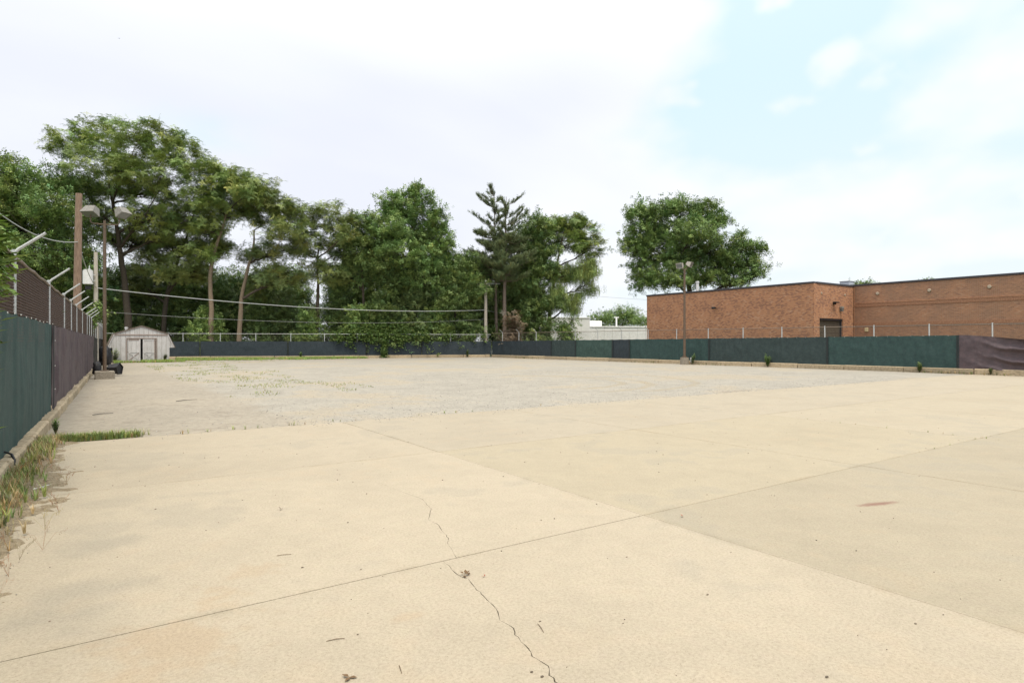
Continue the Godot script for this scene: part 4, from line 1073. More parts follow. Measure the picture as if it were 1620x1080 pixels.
func lamp_posts() -> void:
	var o := thing("lamp_post", "brown steel lamp post with two wide floodlights by the left fence", "lamp post", Vector3(0.78, 0, -31.87), "yard floodlight posts")
	var g := Geo.new()
	g.box(Vector3(0.0, 0.15, 0), Vector3(0.72, 0.36, 0.72), 0.025)
	put("concrete_base", g.mesh(), M.block, o)
	g = Geo.new()
	g.box(Vector3(0, 1.45 + 0.33 - 1.43, 0), Vector3(0.3, 0.03, 0.3), 0.006)
	put("base_plate", g.mesh(), M.brown_steel, o)
	g = Geo.new()
	g.tube([Vector3(0, 0.34, 0), Vector3(0, 6.5, 0)], [0.075, 0.062], 4)
	put("pole", g.mesh(), M.brown_steel, o)
	g = Geo.new()
	g.tube([Vector3(-0.50, 7.05, -0.28), Vector3(-0.50, 6.75, -0.28), Vector3(-0.44, 6.68, -0.25), Vector3(0, 6.62, 0), Vector3(0.46, 6.62, 0.26), Vector3(0.52, 6.7, 0.29), Vector3(0.52, 7.0, 0.29)], [0.028, 0.028, 0.028, 0.03, 0.028, 0.028, 0.028], 8)
	g.tube([Vector3(0, 6.45, 0), Vector3(0, 6.8, 0)], [0.06, 0.05], 8)
	put("bracket", g.mesh(), M.brown_steel, o)
	# left head broadside to the yard, right head turned along it
	floodlight(o, Vector3(-0.48, 7.22, -0.28), Basis(Vector3.UP, -0.72) * Basis(Vector3.RIGHT, 1.12), Vector3(0.62, 0.42, 0.34), M.lamp_body)
	floodlight(o, Vector3(0.62, 7.18, 0.34), Basis(Vector3.UP, 0.75) * Basis(Vector3.RIGHT, 1.0), Vector3(0.54, 0.4, 0.34), M.lamp_body)
	o = thing("lamp_post", "slim brown lamp post with two small pale floodlights in front of the brick wall", "lamp post", Vector3(34.2, 0, -28.36), "yard floodlight posts")
	g = Geo.new()
	g.tube([Vector3(0, -0.1, 0), Vector3(0, 0.48, 0), Vector3(0, 0.5, 0)], [0.3, 0.3, 0.27], 14)
	put("concrete_base", g.mesh(), M.block, o)
	g = Geo.new()
	g.tube([Vector3(0, 0.48, 0), Vector3(0, 0.56, 0), Vector3(0, 0.62, 0)], [0.17, 0.17, 0.08], 10)
	put("base_plate", g.mesh(), M.brown_steel, o)
	g = Geo.new()
	g.tube([Vector3(0, 0.5, 0), Vector3(0, 6.5, 0)], [0.09, 0.065], 10)
	put("pole", g.mesh(), M.brown_steel, o)
	g = Geo.new()
	g.box(Vector3(0.45, 0.3, 0.2), Vector3(0.12, 0.36, 0.1), 0.01)
	put("junction_box", g.mesh(), M.white_paint, o)
	g = Geo.new()
	g.tube([Vector3(-0.2, 6.72, -0.12), Vector3(0, 6.5, 0), Vector3(0.2, 6.75, 0.12)], [0.035, 0.05, 0.035], 8)
	put("bracket", g.mesh(), M.brown_steel, o)
	floodlight(o, Vector3(-0.25, 6.86, -0.16), Basis(Vector3.UP, -1.3) * Basis(Vector3.RIGHT, 0.35), Vector3(0.46, 0.36, 0.3), M.pale_lamp)
	floodlight(o, Vector3(0.27, 6.96, 0.18), Basis(Vector3.UP, 0.35) * Basis(Vector3.RIGHT, 0.45), Vector3(0.46, 0.36, 0.3), M.pale_lamp)

func hang(a: Vector3, b: Vector3, sag: float, r: float) -> Mesh:
	var pts := []
	var rs := []
	for i in 33:
		var s := i / 32.0
		pts.append(a.lerp(b, s) - Vector3(0, sag * 4.0 * s * (1.0 - s), 0)); rs.append(r)
	var g := Geo.new()
	g.tube(pts, rs, 6)
	return g.mesh()

func poles() -> void:
	var o := thing("utility_pole", "thick reddish wooden pole without fittings behind the slatted fence", "pole", Vector3(-0.2, 0, -35.38), "wooden utility poles")
	var g := Geo.new()
	g.tube([Vector3(-0.02, -0.2, 0), Vector3(0.0, 4, 0), Vector3(0.06, 8.52, 0)], [0.175, 0.16, 0.135], 12)
	put("shaft", g.mesh(), M.wood_pole, o)
	o = thing("utility_pole", "short grey wooden pole carrying a white transformer can", "pole", Vector3(0.58, 0, -48.17), "wooden utility poles")
	g = Geo.new()
	g.tube([Vector3(0.14, -0.2, 0), Vector3(0.12, 7.36, 0)], [0.15, 0.11], 10)
	put("shaft", g.mesh(), M.grey_pole, o)
	var tr := Node3D.new()
	tr.name = "transformer"
	o.add_child(tr, true)
	tr.position = Vector3(-0.30, 5.25, 0.3)
	g = Geo.new()
	g.tube([Vector3(0, 0, 0), Vector3(0, 0.03, 0), Vector3(0, 0.86, 0), Vector3(0, 0.94, 0)], [0.25, 0.28, 0.28, 0.2], 16)
	put("tank", g.mesh(), M.white_paint, tr)
	g = Geo.new()
	g.tube([Vector3(0.08, 0.9, 0), Vector3(0.08, 1.0, 0), Vector3(0.08, 1.02, 0), Vector3(0.08, 1.2, 0)], [0.06, 0.06, 0.035, 0.03], 8)
	put("bushing", g.mesh(), M.galv, tr)
	g = Geo.new()
	g.box(Vector3(0.25, 0.62, -0.12), Vector3(0.3, 0.05, 0.06), 0.01)
	g.box(Vector3(0.25, 0.25, -0.12), Vector3(0.3, 0.05, 0.06), 0.01)
	put("hanger", g.mesh(), M.galv, tr)
	g = Geo.new()
	g.box(Vector3(0.02, -0.22, 0.0), Vector3(0.34, 0.26, 0.24), 0.03)
	put("meter_box", g.mesh(), M.rubber, tr)
	o = thing("utility_pole", "pale wooden pole with a short crossarm at the far corner of the yard", "pole", Vector3(34.35, 0, -54.3), "wooden utility poles")
	g = Geo.new()
	g.tube([Vector3(0, -0.2, 0), Vector3(0, 7.73, 0)], [0.2, 0.15], 12)
	put("shaft", g.mesh(), M.grey_pole, o)
	put("crossarm", bar(Vector3(-1.0, 7.35, -0.3), Vector3(0.35, 7.4, 0.2), 0.14, 0.12), M.grey_pole, o)
	put("crossarm", bar(Vector3(-1.5, 7.62, -0.5), Vector3(1.5, 7.62, 0.55), 0.035, 0.035), M.galv, o)
	for p in [Vector3(-0.85, 7.42, -0.25), Vector3(-0.45, 7.44, -0.1), Vector3(0.0, 7.72, 0.0)]:
		g = Geo.new()
		g.tube([p, p + Vector3(0, 0.1, 0), p + Vector3(0, 0.12, 0), p + Vector3(0, 0.24, 0)], [0.05, 0.05, 0.08, 0.04], 8)
		put("insulator", g.mesh(), M.white_paint, o)
	var c := "overhead cables"
	tag(put("overhead_cable", hang(Vector3(0.72, 5.05, -48.1), Vector3(34.2, 4.85, -54.26), 0.62, 0.032), M.cable, self), "thick pale overhead cable stretching from the transformer pole to the corner pole", "cable", c)
	tag(put("overhead_cable", hang(Vector3(0.70, 3.55, -48.1), Vector3(34.2, 3.9, -54.26), 0.55, 0.014), M.thin_cable, self), "thin lower overhead wire running under the thick cable before the trees", "cable", c)
	tag(put("overhead_cable", hang(Vector3(34.45, 4.85, -54.4), Vector3(62.0, 4.3, -70.0), 0.35, 0.025), M.cable, self), "cable sloping right from the corner pole behind the pine trunks", "cable", c)
	tag(put("overhead_cable", hang(Vector3(-0.15, 6.25, -35.3), Vector3(-5.5, 10.5, -28.2), 1.6, 0.022), M.cable, self), "slack cable dipping to the reddish wooden pole from the left edge", "cable", c)
	tag(put("overhead_cable", hang(Vector3(-0.15, 6.1, -35.4), Vector3(0.72, 5.1, -48.1), 0.25, 0.02), M.cable, self), "short cable between the reddish pole and the transformer pole", "cable", c)
	tag(put("overhead_cable", hang(Vector3(34.35, 7.6, -54.4), Vector3(110.0, 10.2, -78.0), 0.9, 0.02), M.thin_cable, self), "thin dark wire crossing the sky between the weeping tree and the brick wall", "cable", c)

# ---------------------------------------------------------------- buildings
func brick_tile(sd: int, dull: float) -> ImageTexture:
	# fine coursed brick, far too small to pick apart from the yard: 26 by 80 bricks in 5.2 m
	var im := Image.create(1040, 1040, false, Image.FORMAT_RGB8)
	im.fill(Color(0.33, 0.235, 0.17).linear_to_srgb())
	var q := noise(sd, 0.012, 3).get_seamless_image(256, 256)
	var r := RandomNumberGenerator.new()
	r.seed = sd
	for row in 80:
		for col in 27:
			var x := col * 40 - (20 if row % 2 else 0)
			var n: float = q.get_pixel(int(posmod(x, 1040) / 1040.0 * 255), int(row / 80.0 * 255)).r
			var k := r.randf() * 0.95 + n * 0.5
			var c := Color(0.465, 0.22, 0.112).lerp(Color(0.40, 0.178, 0.088), clampf(k, 0, 1))
			if k > 0.98:
				c = Color(0.27, 0.12, 0.07)
			elif k < 0.3:
				c = Color(0.46, 0.245, 0.145)
			c = c.lerp(Color(0.27, 0.15, 0.095), dull * (0.4 + 0.8 * n))
			c = c * r.randf_range(0.93, 1.07)
			c.a = 1.0
			if row > 0 or true:
				im.fill_rect(Rect2i(x, row * 13, 37, 11), c.linear_to_srgb())
				if x < 0:
					im.fill_rect(Rect2i(x + 1040, row * 13, 20, 11), c.linear_to_srgb())
	return ImageTexture.create_from_image(im)

func slabbox(called: String, a: Vector3, b: Vector3, m: Material, parent: Node3D, bv := 0.0) -> MeshInstance3D:
	var g := Geo.new()
	g.box((a + b) * 0.5, (b - a).abs(), bv)
	return put(called, g.mesh(), m, parent)

func brick_building() -> void:
	rng.seed = 41
	var brick := trimat(brick_tile(201, 0.0), Vector3(1, 1, 1) / 5.2, 0.9, relief(256, 203, 0.08, 2.0), 0.25, true)
	var brick2 := trimat(brick_tile(202, 0.8), Vector3(1, 1, 1) / 5.2, 0.9, relief(256, 204, 0.08, 2.0), 0.25, true)
	var soldier := trimat(tile(256, 205, 0.06, [Color(0.20, 0.10, 0.06), Color(0.31, 0.155, 0.09), Color(0.40, 0.23, 0.14)], 0.2, 0.0, Color.BLACK), Vector3(1.5, 0.3, 1.5), 0.9, null, 1.0, true)
	var coping := mat(lin(0.045, 0.042, 0.05), 0.5, 0.1)
	var doorm := trimat(tile(128, 206, 0.04, [Color(0.055, 0.045, 0.034), Color(0.085, 0.07, 0.053), Color(0.10, 0.085, 0.065)], 0.06), Vector3(1, 1, 1), 0.6)
	var o := thing("brick_building", "long low orange-brown brick building with dark roof edge and recessed corner door", "building", Vector3(42, 0, -23.5))
	# front block: its long wall faces the yard, its short wall holds the door
	slabbox("wall", Vector3(0, -0.2, -15.6), Vector3(0.3, 5.66, 0), brick, o)
	slabbox("wall", Vector3(0.3, -0.2, -15.6), Vector3(24, 5.66, -15.3), brick, o)
	slabbox("wall", Vector3(0.3, -0.2, -0.3), Vector3(0.72, 5.66, 0), brick, o)
	slabbox("wall", Vector3(3.92, -0.2, -0.3), Vector3(5.5, 5.66, 0), brick, o)
	slabbox("wall", Vector3(0.72, 3.25, -0.3), Vector3(3.92, 5.66, 0), brick, o)
	# long wing beyond the recess
	slabbox("wall", Vector3(5.5, -0.2, -0.3), Vector3(5.8, 5.72, 34), brick2, o)
	slabbox("wall", Vector3(5.8, -0.2, 33.7), Vector3(24, 5.72, 34), brick2, o)
	slabbox("wall", Vector3(23.7, -0.2, -15.3), Vector3(24, 5.66, 33.7), brick2, o)
	slabbox("roof", Vector3(0.3, 5.2, -15.3), Vector3(23.7, 5.35, -0.3), coping, o)
	slabbox("roof", Vector3(5.8, 5.2, -0.3), Vector3(23.7, 5.35, 33.7), coping, o)
	# roof edge, metal lengths
	for i in 5:
		slabbox("coping", Vector3(-0.05, 5.663, -15.65 + 3.13 * i), Vector3(0.36, 5.80, -15.65 + 3.13 * (i + 1) - 0.01), coping, o, 0.01)
	slabbox("coping", Vector3(0.37, 5.663, -0.34), Vector3(5.44, 5.80, 0.05), coping, o, 0.01)
	for i in 10:
		slabbox("coping", Vector3(5.45, 5.723, -0.3 + 3.43 * i), Vector3(5.86, 5.86, -0.3 + 3.43 * (i + 1) - 0.01), coping, o, 0.01)
	# soldier courses standing slightly proud on the wing
	slabbox("soldier_course", Vector3(5.47, 4.16, 0.02), Vector3(5.5, 4.40, 34), soldier, o)
	slabbox("soldier_course", Vector3(5.47, 2.76, 0.02), Vector3(5.5, 2.98, 34), soldier, o)
	slabbox("ledge_course", Vector3(5.455, 4.403, 0.02), Vector3(5.5, 4.46, 34), brick, o)
	slabbox("corner_pipe", Vector3(5.40, 0, 0.04), Vector3(5.468, 5.6, 0.10), soldier, o)
	# recessed metal door of horizontal sections
	var d := Node3D.new()
	d.name = "door"
	o.add_child(d)
	for i in 7:
		slabbox("door_section", Vector3(0.80, -0.1 + 0.46 * i, -0.26), Vector3(3.84, 0.35 + 0.46 * i, -0.20), doorm, d, 0.012)
	slabbox("jamb", Vector3(0.723, -0.1, -0.24), Vector3(0.80, 3.2, -0.1), coping, d)
	slabbox("jamb", Vector3(3.84, -0.1, -0.24), Vector3(3.917, 3.2, -0.1), coping, d)
	slabbox("door_head", Vector3(0.723, 3.12, -0.19), Vector3(3.917, 3.247, -0.05), coping, d)
	# round wall plates, lamps, boxes
	var pale := mat(lin(0.42, 0.35, 0.27), 0.8)
	var pg := Geo.new()
	pg.tube([Vector3(0, 0, 0), Vector3(-0.04, 0, 0), Vector3(-0.05, 0, 0)], [0.12, 0.12, 0.09], 14)
	var pm := pg.mesh()
	for z in [1.68, 5.03, 8.44, 11.9, 15.3]:
		put("wall_plate", pm, pale, o, Transform3D(Basis.IDENTITY, Vector3(5.5, 5.08, z)))
	for x in [0.96, 4.17]:
		put("wall_plate", pm, pale, o, Transform3D(Basis(Vector3.UP, PI * 0.5).scaled(Vector3(0.7, 0.7, 0.7)), Vector3(x, 5.02, 0)))
	slabbox("outlet_box", Vector3(5.36, 2.32, 0.83), Vector3(5.497, 2.6, 1.05), mat(lin(0.6, 0.5, 0.3), 0.7), o, 0.02)
	var lamp := Node3D.new()
	lamp.name = "wall_lamp"
	o.add_child(lamp)
	lamp.position = Vector3(3.54, 3.95, 0)
	slabbox("lamp_housing", Vector3(-0.14, 0.0, 0.003), Vector3(0.14, 0.2, 0.22), M.lamp_body, lamp, 0.03)
	slabbox("lamp_lens", Vector3(-0.11, -0.16, 0.003), Vector3(0.11, -0.005, 0.2), M.lamp_glass, lamp, 0.02)
	var hn := Node3D.new()
	hn.name = "alarm_horn"
	o.add_child(hn)
	hn.position = Vector3(2.58, 4.36, 0)
	slabbox("horn_box", Vector3(-0.12, -0.1, 0.003), Vector3(0.12, 0.1, 0.16), M.rubber, hn, 0.02)
	slabbox("horn_shade", Vector3(-0.3, 0.02, 0.165), Vector3(0.3, 0.09, 0.3), M.rubber, hn, 0.01)
	var wl := Node3D.new()
	wl.name = "wall_fixture"
	o.add_child(wl)
	wl.position = Vector3(0, 4.32, -8.15)
	slabbox("fixture_arm", Vector3(-0.22, -0.02, -0.03), Vector3(-0.003, 0.03, 0.03), M.rubber, wl)
	slabbox("fixture_head", Vector3(-0.4, -0.12, -0.16), Vector3(-0.223, 0.06, 0.16), M.rubber, wl, 0.03)
	var rt := thing("rooftop_unit", "grey metal box on the flat roof above the recessed door", "vent", Vector3(50.6, 5.35, -25.6))
	slabbox("casing", Vector3(-0.38, 0, -0.38), Vector3(0.38, 1.05, 0.38), mat(lin(0.42, 0.46, 0.52), 0.6), rt, 0.03)
	slabbox("cap", Vector3(-0.42, 1.053, -0.42), Vector3(0.42, 1.1, 0.42), M.galv, rt, 0.02)
	var vp := thing("vent_pipe", "white vent pipe standing on the roof in front of the big rounded tree", "pipe", Vector3(45.4, 5.35, -36.2))
	var g := Geo.new()
	g.tube([Vector3(0, 0, 0), Vector3(0, 1.5, 0)], [0.13, 0.13], 12)
	put("stack", g.mesh(), M.white_paint, vp)
	g = Geo.new()
	g.tube([Vector3(0, 1.5, 0), Vector3(0, 1.53, 0), Vector3(0, 1.66, 0)], [0.17, 0.17, 0.14], 12)
	put("collar", g.mesh(), M.white_paint, vp)

func warehouse() -> void:
	var wall := trimat(tile(128, 211, 0.03, [Color(0.76, 0.77, 0.78), Color(0.82, 0.83, 0.84), Color(0.85, 0.85, 0.85)], 0.02), Vector3(0.2, 0.2, 0.2), 0.7)
	var o := thing("white_warehouse", "pale flat-roofed warehouse far behind the fence beside the brick building", "building", Vector3(53.9, 0, -60.0))
	o.rotation.y = -0.33
	# taller left block, lower right block, both of upright wall panels
	for i in 10:
		slabbox("wall_panel", Vector3(-12.0 + 1.2 * i, 0, -0.12), Vector3(-12.0 + 1.2 * i + 1.18, 4.55, 0), wall, o, 0.01)
	slabbox("block_core", Vector3(-12, 0, -12), Vector3(-0.02, 4.5, -0.13), wall, o)
	slabbox("parapet", Vector3(-12.05, 4.553, -12.05), Vector3(0.03, 4.72, 0.06), wall, o, 0.02)
	for i in 14:
		slabbox("wall_panel", Vector3(0.0 + 1.2 * i, 0, -0.92), Vector3(0.0 + 1.2 * i + 1.18, 3.45, -0.8), wall, o, 0.01)
	slabbox("block_core", Vector3(0.0, 0, -14), Vector3(16.8, 3.4, -0.93), wall, o)
	slabbox("parapet", Vector3(0.04, 3.453, -14.05), Vector3(16.85, 3.62, -0.72), wall, o, 0.02)
	slabbox("skylight", Vector3(1.6, 3.62, -5), Vector3(3.2, 4.4, -3.4), wall, o, 0.05)
	var p := thing("white_post", "white post with a short crossbar standing behind the far warehouse roof", "post", Vector3(63.8, 0, -65.3))
	var g := Geo.new()
	g.tube([Vector3(0, 0, 0), Vector3(0, 5.05, 0)], [0.13, 0.11], 8)
	put("shaft", g.mesh(), M.white_paint, p)
	put("crossbar", bar(Vector3(-0.3, 5.1, -0.2), Vector3(0.3, 5.1, 0.2), 0.12, 0.12), M.white_paint, p)

# ---------------------------------------------------------------- vegetation
var SPRIG := {}

func leaf(g: Geo, at: Vector3, dir: Vector3, up: Vector3, l: float, w: float) -> void:
	# a leaf folded along its midrib
	var s := dir.cross(up).normalized()
	var nrm := s.cross(dir).normalized()
	var tip := at + dir * l
	var m1 := at + dir * l * 0.45 + s * w * 0.5 + nrm * w * 0.12
	var m2 := at + dir * l * 0.45 - s * w * 0.5 + nrm * w * 0.12
	g.tri(at, m1, tip)
	g.tri(at, tip, m2)

func make_sprigs() -> void:
	rng.seed = 300
	# broad leaves round a short twig
	var g := Geo.new()
	for i in 20:
		var t := i / 19.0
		var d := Vector3(R(-1, 1), R(-0.35, 0.7), R(-1, 1)).normalized()
		leaf(g, Vector3(R(-0.12, 0.12), 0.34 * t - 0.15, R(-0.12, 0.12)), d, Vector3.UP, R(0.10, 0.16), R(0.07, 0.12))
	SPRIG.broad = g.mesh()
	# feathery compound leaves
	g = Geo.new()
	for k in 4:
		var d := Vector3(cos(k * 1.7), R(-0.1, 0.5), sin(k * 1.7)).normalized()
		var sd := d.cross(Vector3.UP).normalized()
		for i in 6:
			var p := d * (0.06 + i * 0.055) + Vector3(0, -0.012 * i * i * 0.4, 0)
			for s in [-1.0, 1.0]:
				leaf(g, p, (sd * s + d * 0.35 + Vector3(0, R(-0.25, 0.25), 0)).normalized(), Vector3.UP, R(0.08, 0.12), 0.05)
	SPRIG.pinnate = g.mesh()
	# hanging strands
	g = Geo.new()
	for k in 4:
		var o := Vector3(R(-0.3, 0.3), R(-0.2, 0.2), R(-0.3, 0.3))
		for i in 9:
			var d := Vector3(R(-1, 1), -0.9, R(-1, 1)).normalized()
			leaf(g, o + Vector3(R(-0.02, 0.02), -0.085 * i, R(-0.02, 0.02)), d, Vector3.RIGHT, R(0.11, 0.17), 0.038)
	SPRIG.willow = g.mesh()
	# pine tuft: needles fanning round a shoot
	g = Geo.new()
	for i in 34:
		var t := R(0, 1)
		var a := R(0, TAU)
		var d := Vector3(cos(a) * 0.85, 0.55, sin(a) * 0.85).normalized()
		var p := Vector3(0, t * 0.42, 0)
		var s := d.cross(Vector3(R(-1, 1), R(-1, 1), R(-1, 1))).normalized() * 0.012
		g.tri(p - s, p + s, p + d * R(0.13, 0.2))
	SPRIG.needle = g.mesh()
	# grass tuft, and a tuft with seed heads
	g = Geo.new()
	for i in 9:
		blade(g, R(0.12, 0.26), R(0.02, 0.12), 0.008)
	SPRIG.grass = g.mesh()
	g = Geo.new()
	for i in 5:
		blade(g, R(0.3, 0.5), R(0.1, 0.28), 0.006)
	SPRIG.tall_grass = g.mesh()
	g = Geo.new()
	for i in 6:
		var a := R(0, TAU)
		var top := Vector3(cos(a) * R(0.05, 0.16), R(0.16, 0.3), sin(a) * R(0.05, 0.16))
		top.x *= 1.5; top.z *= 1.5
		g.tube([Vector3.ZERO, top * 0.5 + Vector3(0, 0.07, 0), top], [0.001, 0.001, 0.0007], 3, false)
		for k in 5:
			leaf(g, top * (0.72 + 0.07 * k), Vector3(R(-0.6, 0.6), 0.6, R(-0.6, 0.6)).normalized(), Vector3.RIGHT, 0.028, 0.006)
	SPRIG.seed_head = g.mesh()
	# weed leaf rosette
	g = Geo.new()
	for i in 10:
		var a := i * 2.4
		leaf(g, Vector3(0, 0.02 + 0.03 * i, 0), Vector3(cos(a), R(0.15, 0.6), sin(a)).normalized(), Vector3.UP, R(0.1, 0.2), R(0.04, 0.07))
	SPRIG.weed = g.mesh()
	# vine leaf cluster
	g = Geo.new()
	for i in 9:
		var d := Vector3(R(-1, 1), R(-0.9, 0.3), R(-1, 1)).normalized()
		leaf(g, Vector3(R(-0.14, 0.14), R(-0.16, 0.16), R(-0.1, 0.1)), d, Vector3.UP, R(0.1, 0.17), R(0.09, 0.14))
	SPRIG.vine = g.mesh()

func blade(g: Geo, h: float, bend: float, w: float) -> void:
	var a := R(0, TAU)
	var d := Vector3(cos(a), 0, sin(a))
	var s := Vector3(-d.z, 0, d.x) * w
	var b := d * R(0, 0.03)
	var m := b + Vector3(0, h * 0.6, 0) + d * bend * 0.35
	var t := b + Vector3(0, h, 0) + d * bend
	g.tri(b - s, m - s * 0.7, m + s * 0.7)
	g.tri(b - s, m + s * 0.7, b + s)
	g.tri(m - s * 0.7, t, m + s * 0.7)

func tint(c: Color, v: float) -> Color:
	var k := 1.0 + rng.randfn(0.0, v)
	var y := rng.randfn(0.0, v * 0.5)
	return Color(clampf(c.r * (k + y), 0.01, 1), clampf(c.g * k, 0.01, 1), clampf(c.b * (k - y), 0.005, 1))

func in_ball() -> Vector3:
	var p := Vector3(R(-1, 1), R(-1, 1), R(-1, 1))
	while p.length() > 1.0:
		p = Vector3(R(-1, 1), R(-1, 1), R(-1, 1))
	return p

func tree_at(called: String, label: String, category: String, group: String, base: Vector3, trunk: Array, blobs: Array, kind: String, col: Color, dens: float, clump: float, bark: Material, with_trunk := true) -> void:
	var o := thing(called, label, category, base, group)
	var tg := Geo.new()
	var lg := Geo.new()
	var tp := []
	var tr := []
	for q in trunk:
		tp.append(Vector3(q[0], q[1], q[2])); tr.append(q[3])
	# bend the trunk a little between its points
	var sp := []
	var sr := []
	for i in tp.size() - 1:
		for k in 4:
			var s := k / 4.0
			var p: Vector3 = tp[i].cubic_interpolate(tp[i + 1], tp[maxi(i - 1, 0)], tp[mini(i + 2, tp.size() - 1)], s)
			sp.append(p + Vector3(R(-1, 1), 0, R(-1, 1)) * tr[i] * 0.15); sr.append(lerpf(tr[i], tr[i + 1], s) * R(0.95, 1.05))
	sp.append(tp[-1]); sr.append(tr[-1])
	sr[0] *= 1.35
	tg.tube(sp, sr, 9)
	put("trunk", tg.mesh(), bark, o)
	var xf := []
	var cs := []
	var xf2 := []
	var cs2 := []
	var mean_y := 0.0
	for q in blobs:
		mean_y += q[1] / blobs.size()
	# limbs grow outwards: each blob hangs on the nearest wood below it, trunk or an earlier limb
	var wood := []
	for i in range(2, sp.size()):
		wood.append([sp[i], sr[i]])
	var order := blobs.duplicate()
	var tip: Vector3 = sp[-1]
	order.sort_custom(func(a: Array, b: Array) -> bool: return tip.distance_to(Vector3(a[0], a[1], a[2])) < tip.distance_to(Vector3(b[0], b[1], b[2])))
	for q in order:
		var c := Vector3(q[0], q[1], q[2])
		var r := Vector3(q[3], q[4], q[3])
		var best := 0
		var low := 1e9
		for i in wood.size():
			var w: Vector3 = wood[i][0]
			var flat := Vector2(c.x - w.x, c.z - w.z).length()
			var cost := w.distance_to(c) + maxf(0.0, w.y - (c.y - 0.45 * flat)) * 2.5
			if cost < low:
				low = cost
				best = i
		var a: Vector3 = wood[best][0]
		var lr: float = minf(wood[best][1] * 0.85, 0.06 + 0.05 * q[3])
		var mid := a.lerp(c, 0.5) + Vector3(R(-0.3, 0.3), -0.08 * a.distance_to(c) * 0.5, R(-0.3, 0.3))
		var lp := []
		var lrs := []
		for k in 9:
			var s := k / 8.0
			lp.append(a.lerp(mid, s).lerp(mid.lerp(c, s), s) + (in_ball() * 0.09 if k > 0 else Vector3.ZERO)); lrs.append(lerpf(lr, lr * 0.4, s))
			if k > 2:
				wood.append([lp[k], lrs[k]])
		lg.tube(lp, lrs, 6, false)
		var total: float = dens * (2.2 if kind != "broad" else 2.6) * q[3] * q[4] + 12.0
		var per := 18.0
		var nc := maxi(4, int(total / per))
		for k in nc:
			var u := in_ball()
			u = u.normalized() * pow(u.length(), 0.55)
			if u.y < -0.35:
				u.y *= 0.6
			var cc := c + u * r * R(0.75, 1.28)
			var from: Vector3 = lp[clampi(int(R(4, 8.99)), 4, 8)]
			var m2 := from.lerp(cc, 0.55) + Vector3(0, -0.12, 0) + in_ball() * 0.12
			lg.tube([from, m2, cc], [lr * 0.28, lr * 0.2, 0.008], 4, false)
			var ct := tint(col, 0.13)
			var size := clump * R(0.3, 0.6) * (1.0 if kind != "willow" else 0.8)
			for j in int(per * R(0.6, 1.4)):
				var off := Vector3(rng.randfn(0, size), rng.randfn(0, size * 0.72), rng.randfn(0, size))
				var bs := Basis(Vector3.UP, R(0, TAU)) * Basis(Vector3.RIGHT, rng.randfn(0, 0.7))
				if kind == "willow" and c.y < mean_y and rng.randf() < 0.8:
					xf2.append(Transform3D(Basis(Vector3.UP, R(0, TAU)).scaled(Vector3.ONE * R(0.6, 1.2)), cc + off)); cs2.append(tint(ct, 0.12))
				else:
					xf.append(Transform3D(bs.scaled(Vector3.ONE * R(0.75, 1.25)), cc + off)); cs.append(tint(ct, 0.12))
	put("limbs", lg.mesh(), bark if bark != M.pale_bark else M.bark, o)
	scatter("crown", SPRIG[kind if kind != "willow" else "pinnate"], M.leaf, o, xf, cs)
	if xf2.size() > 0:
		scatter("hanging_strands", SPRIG.willow, M.leaf, o, xf2, cs2)

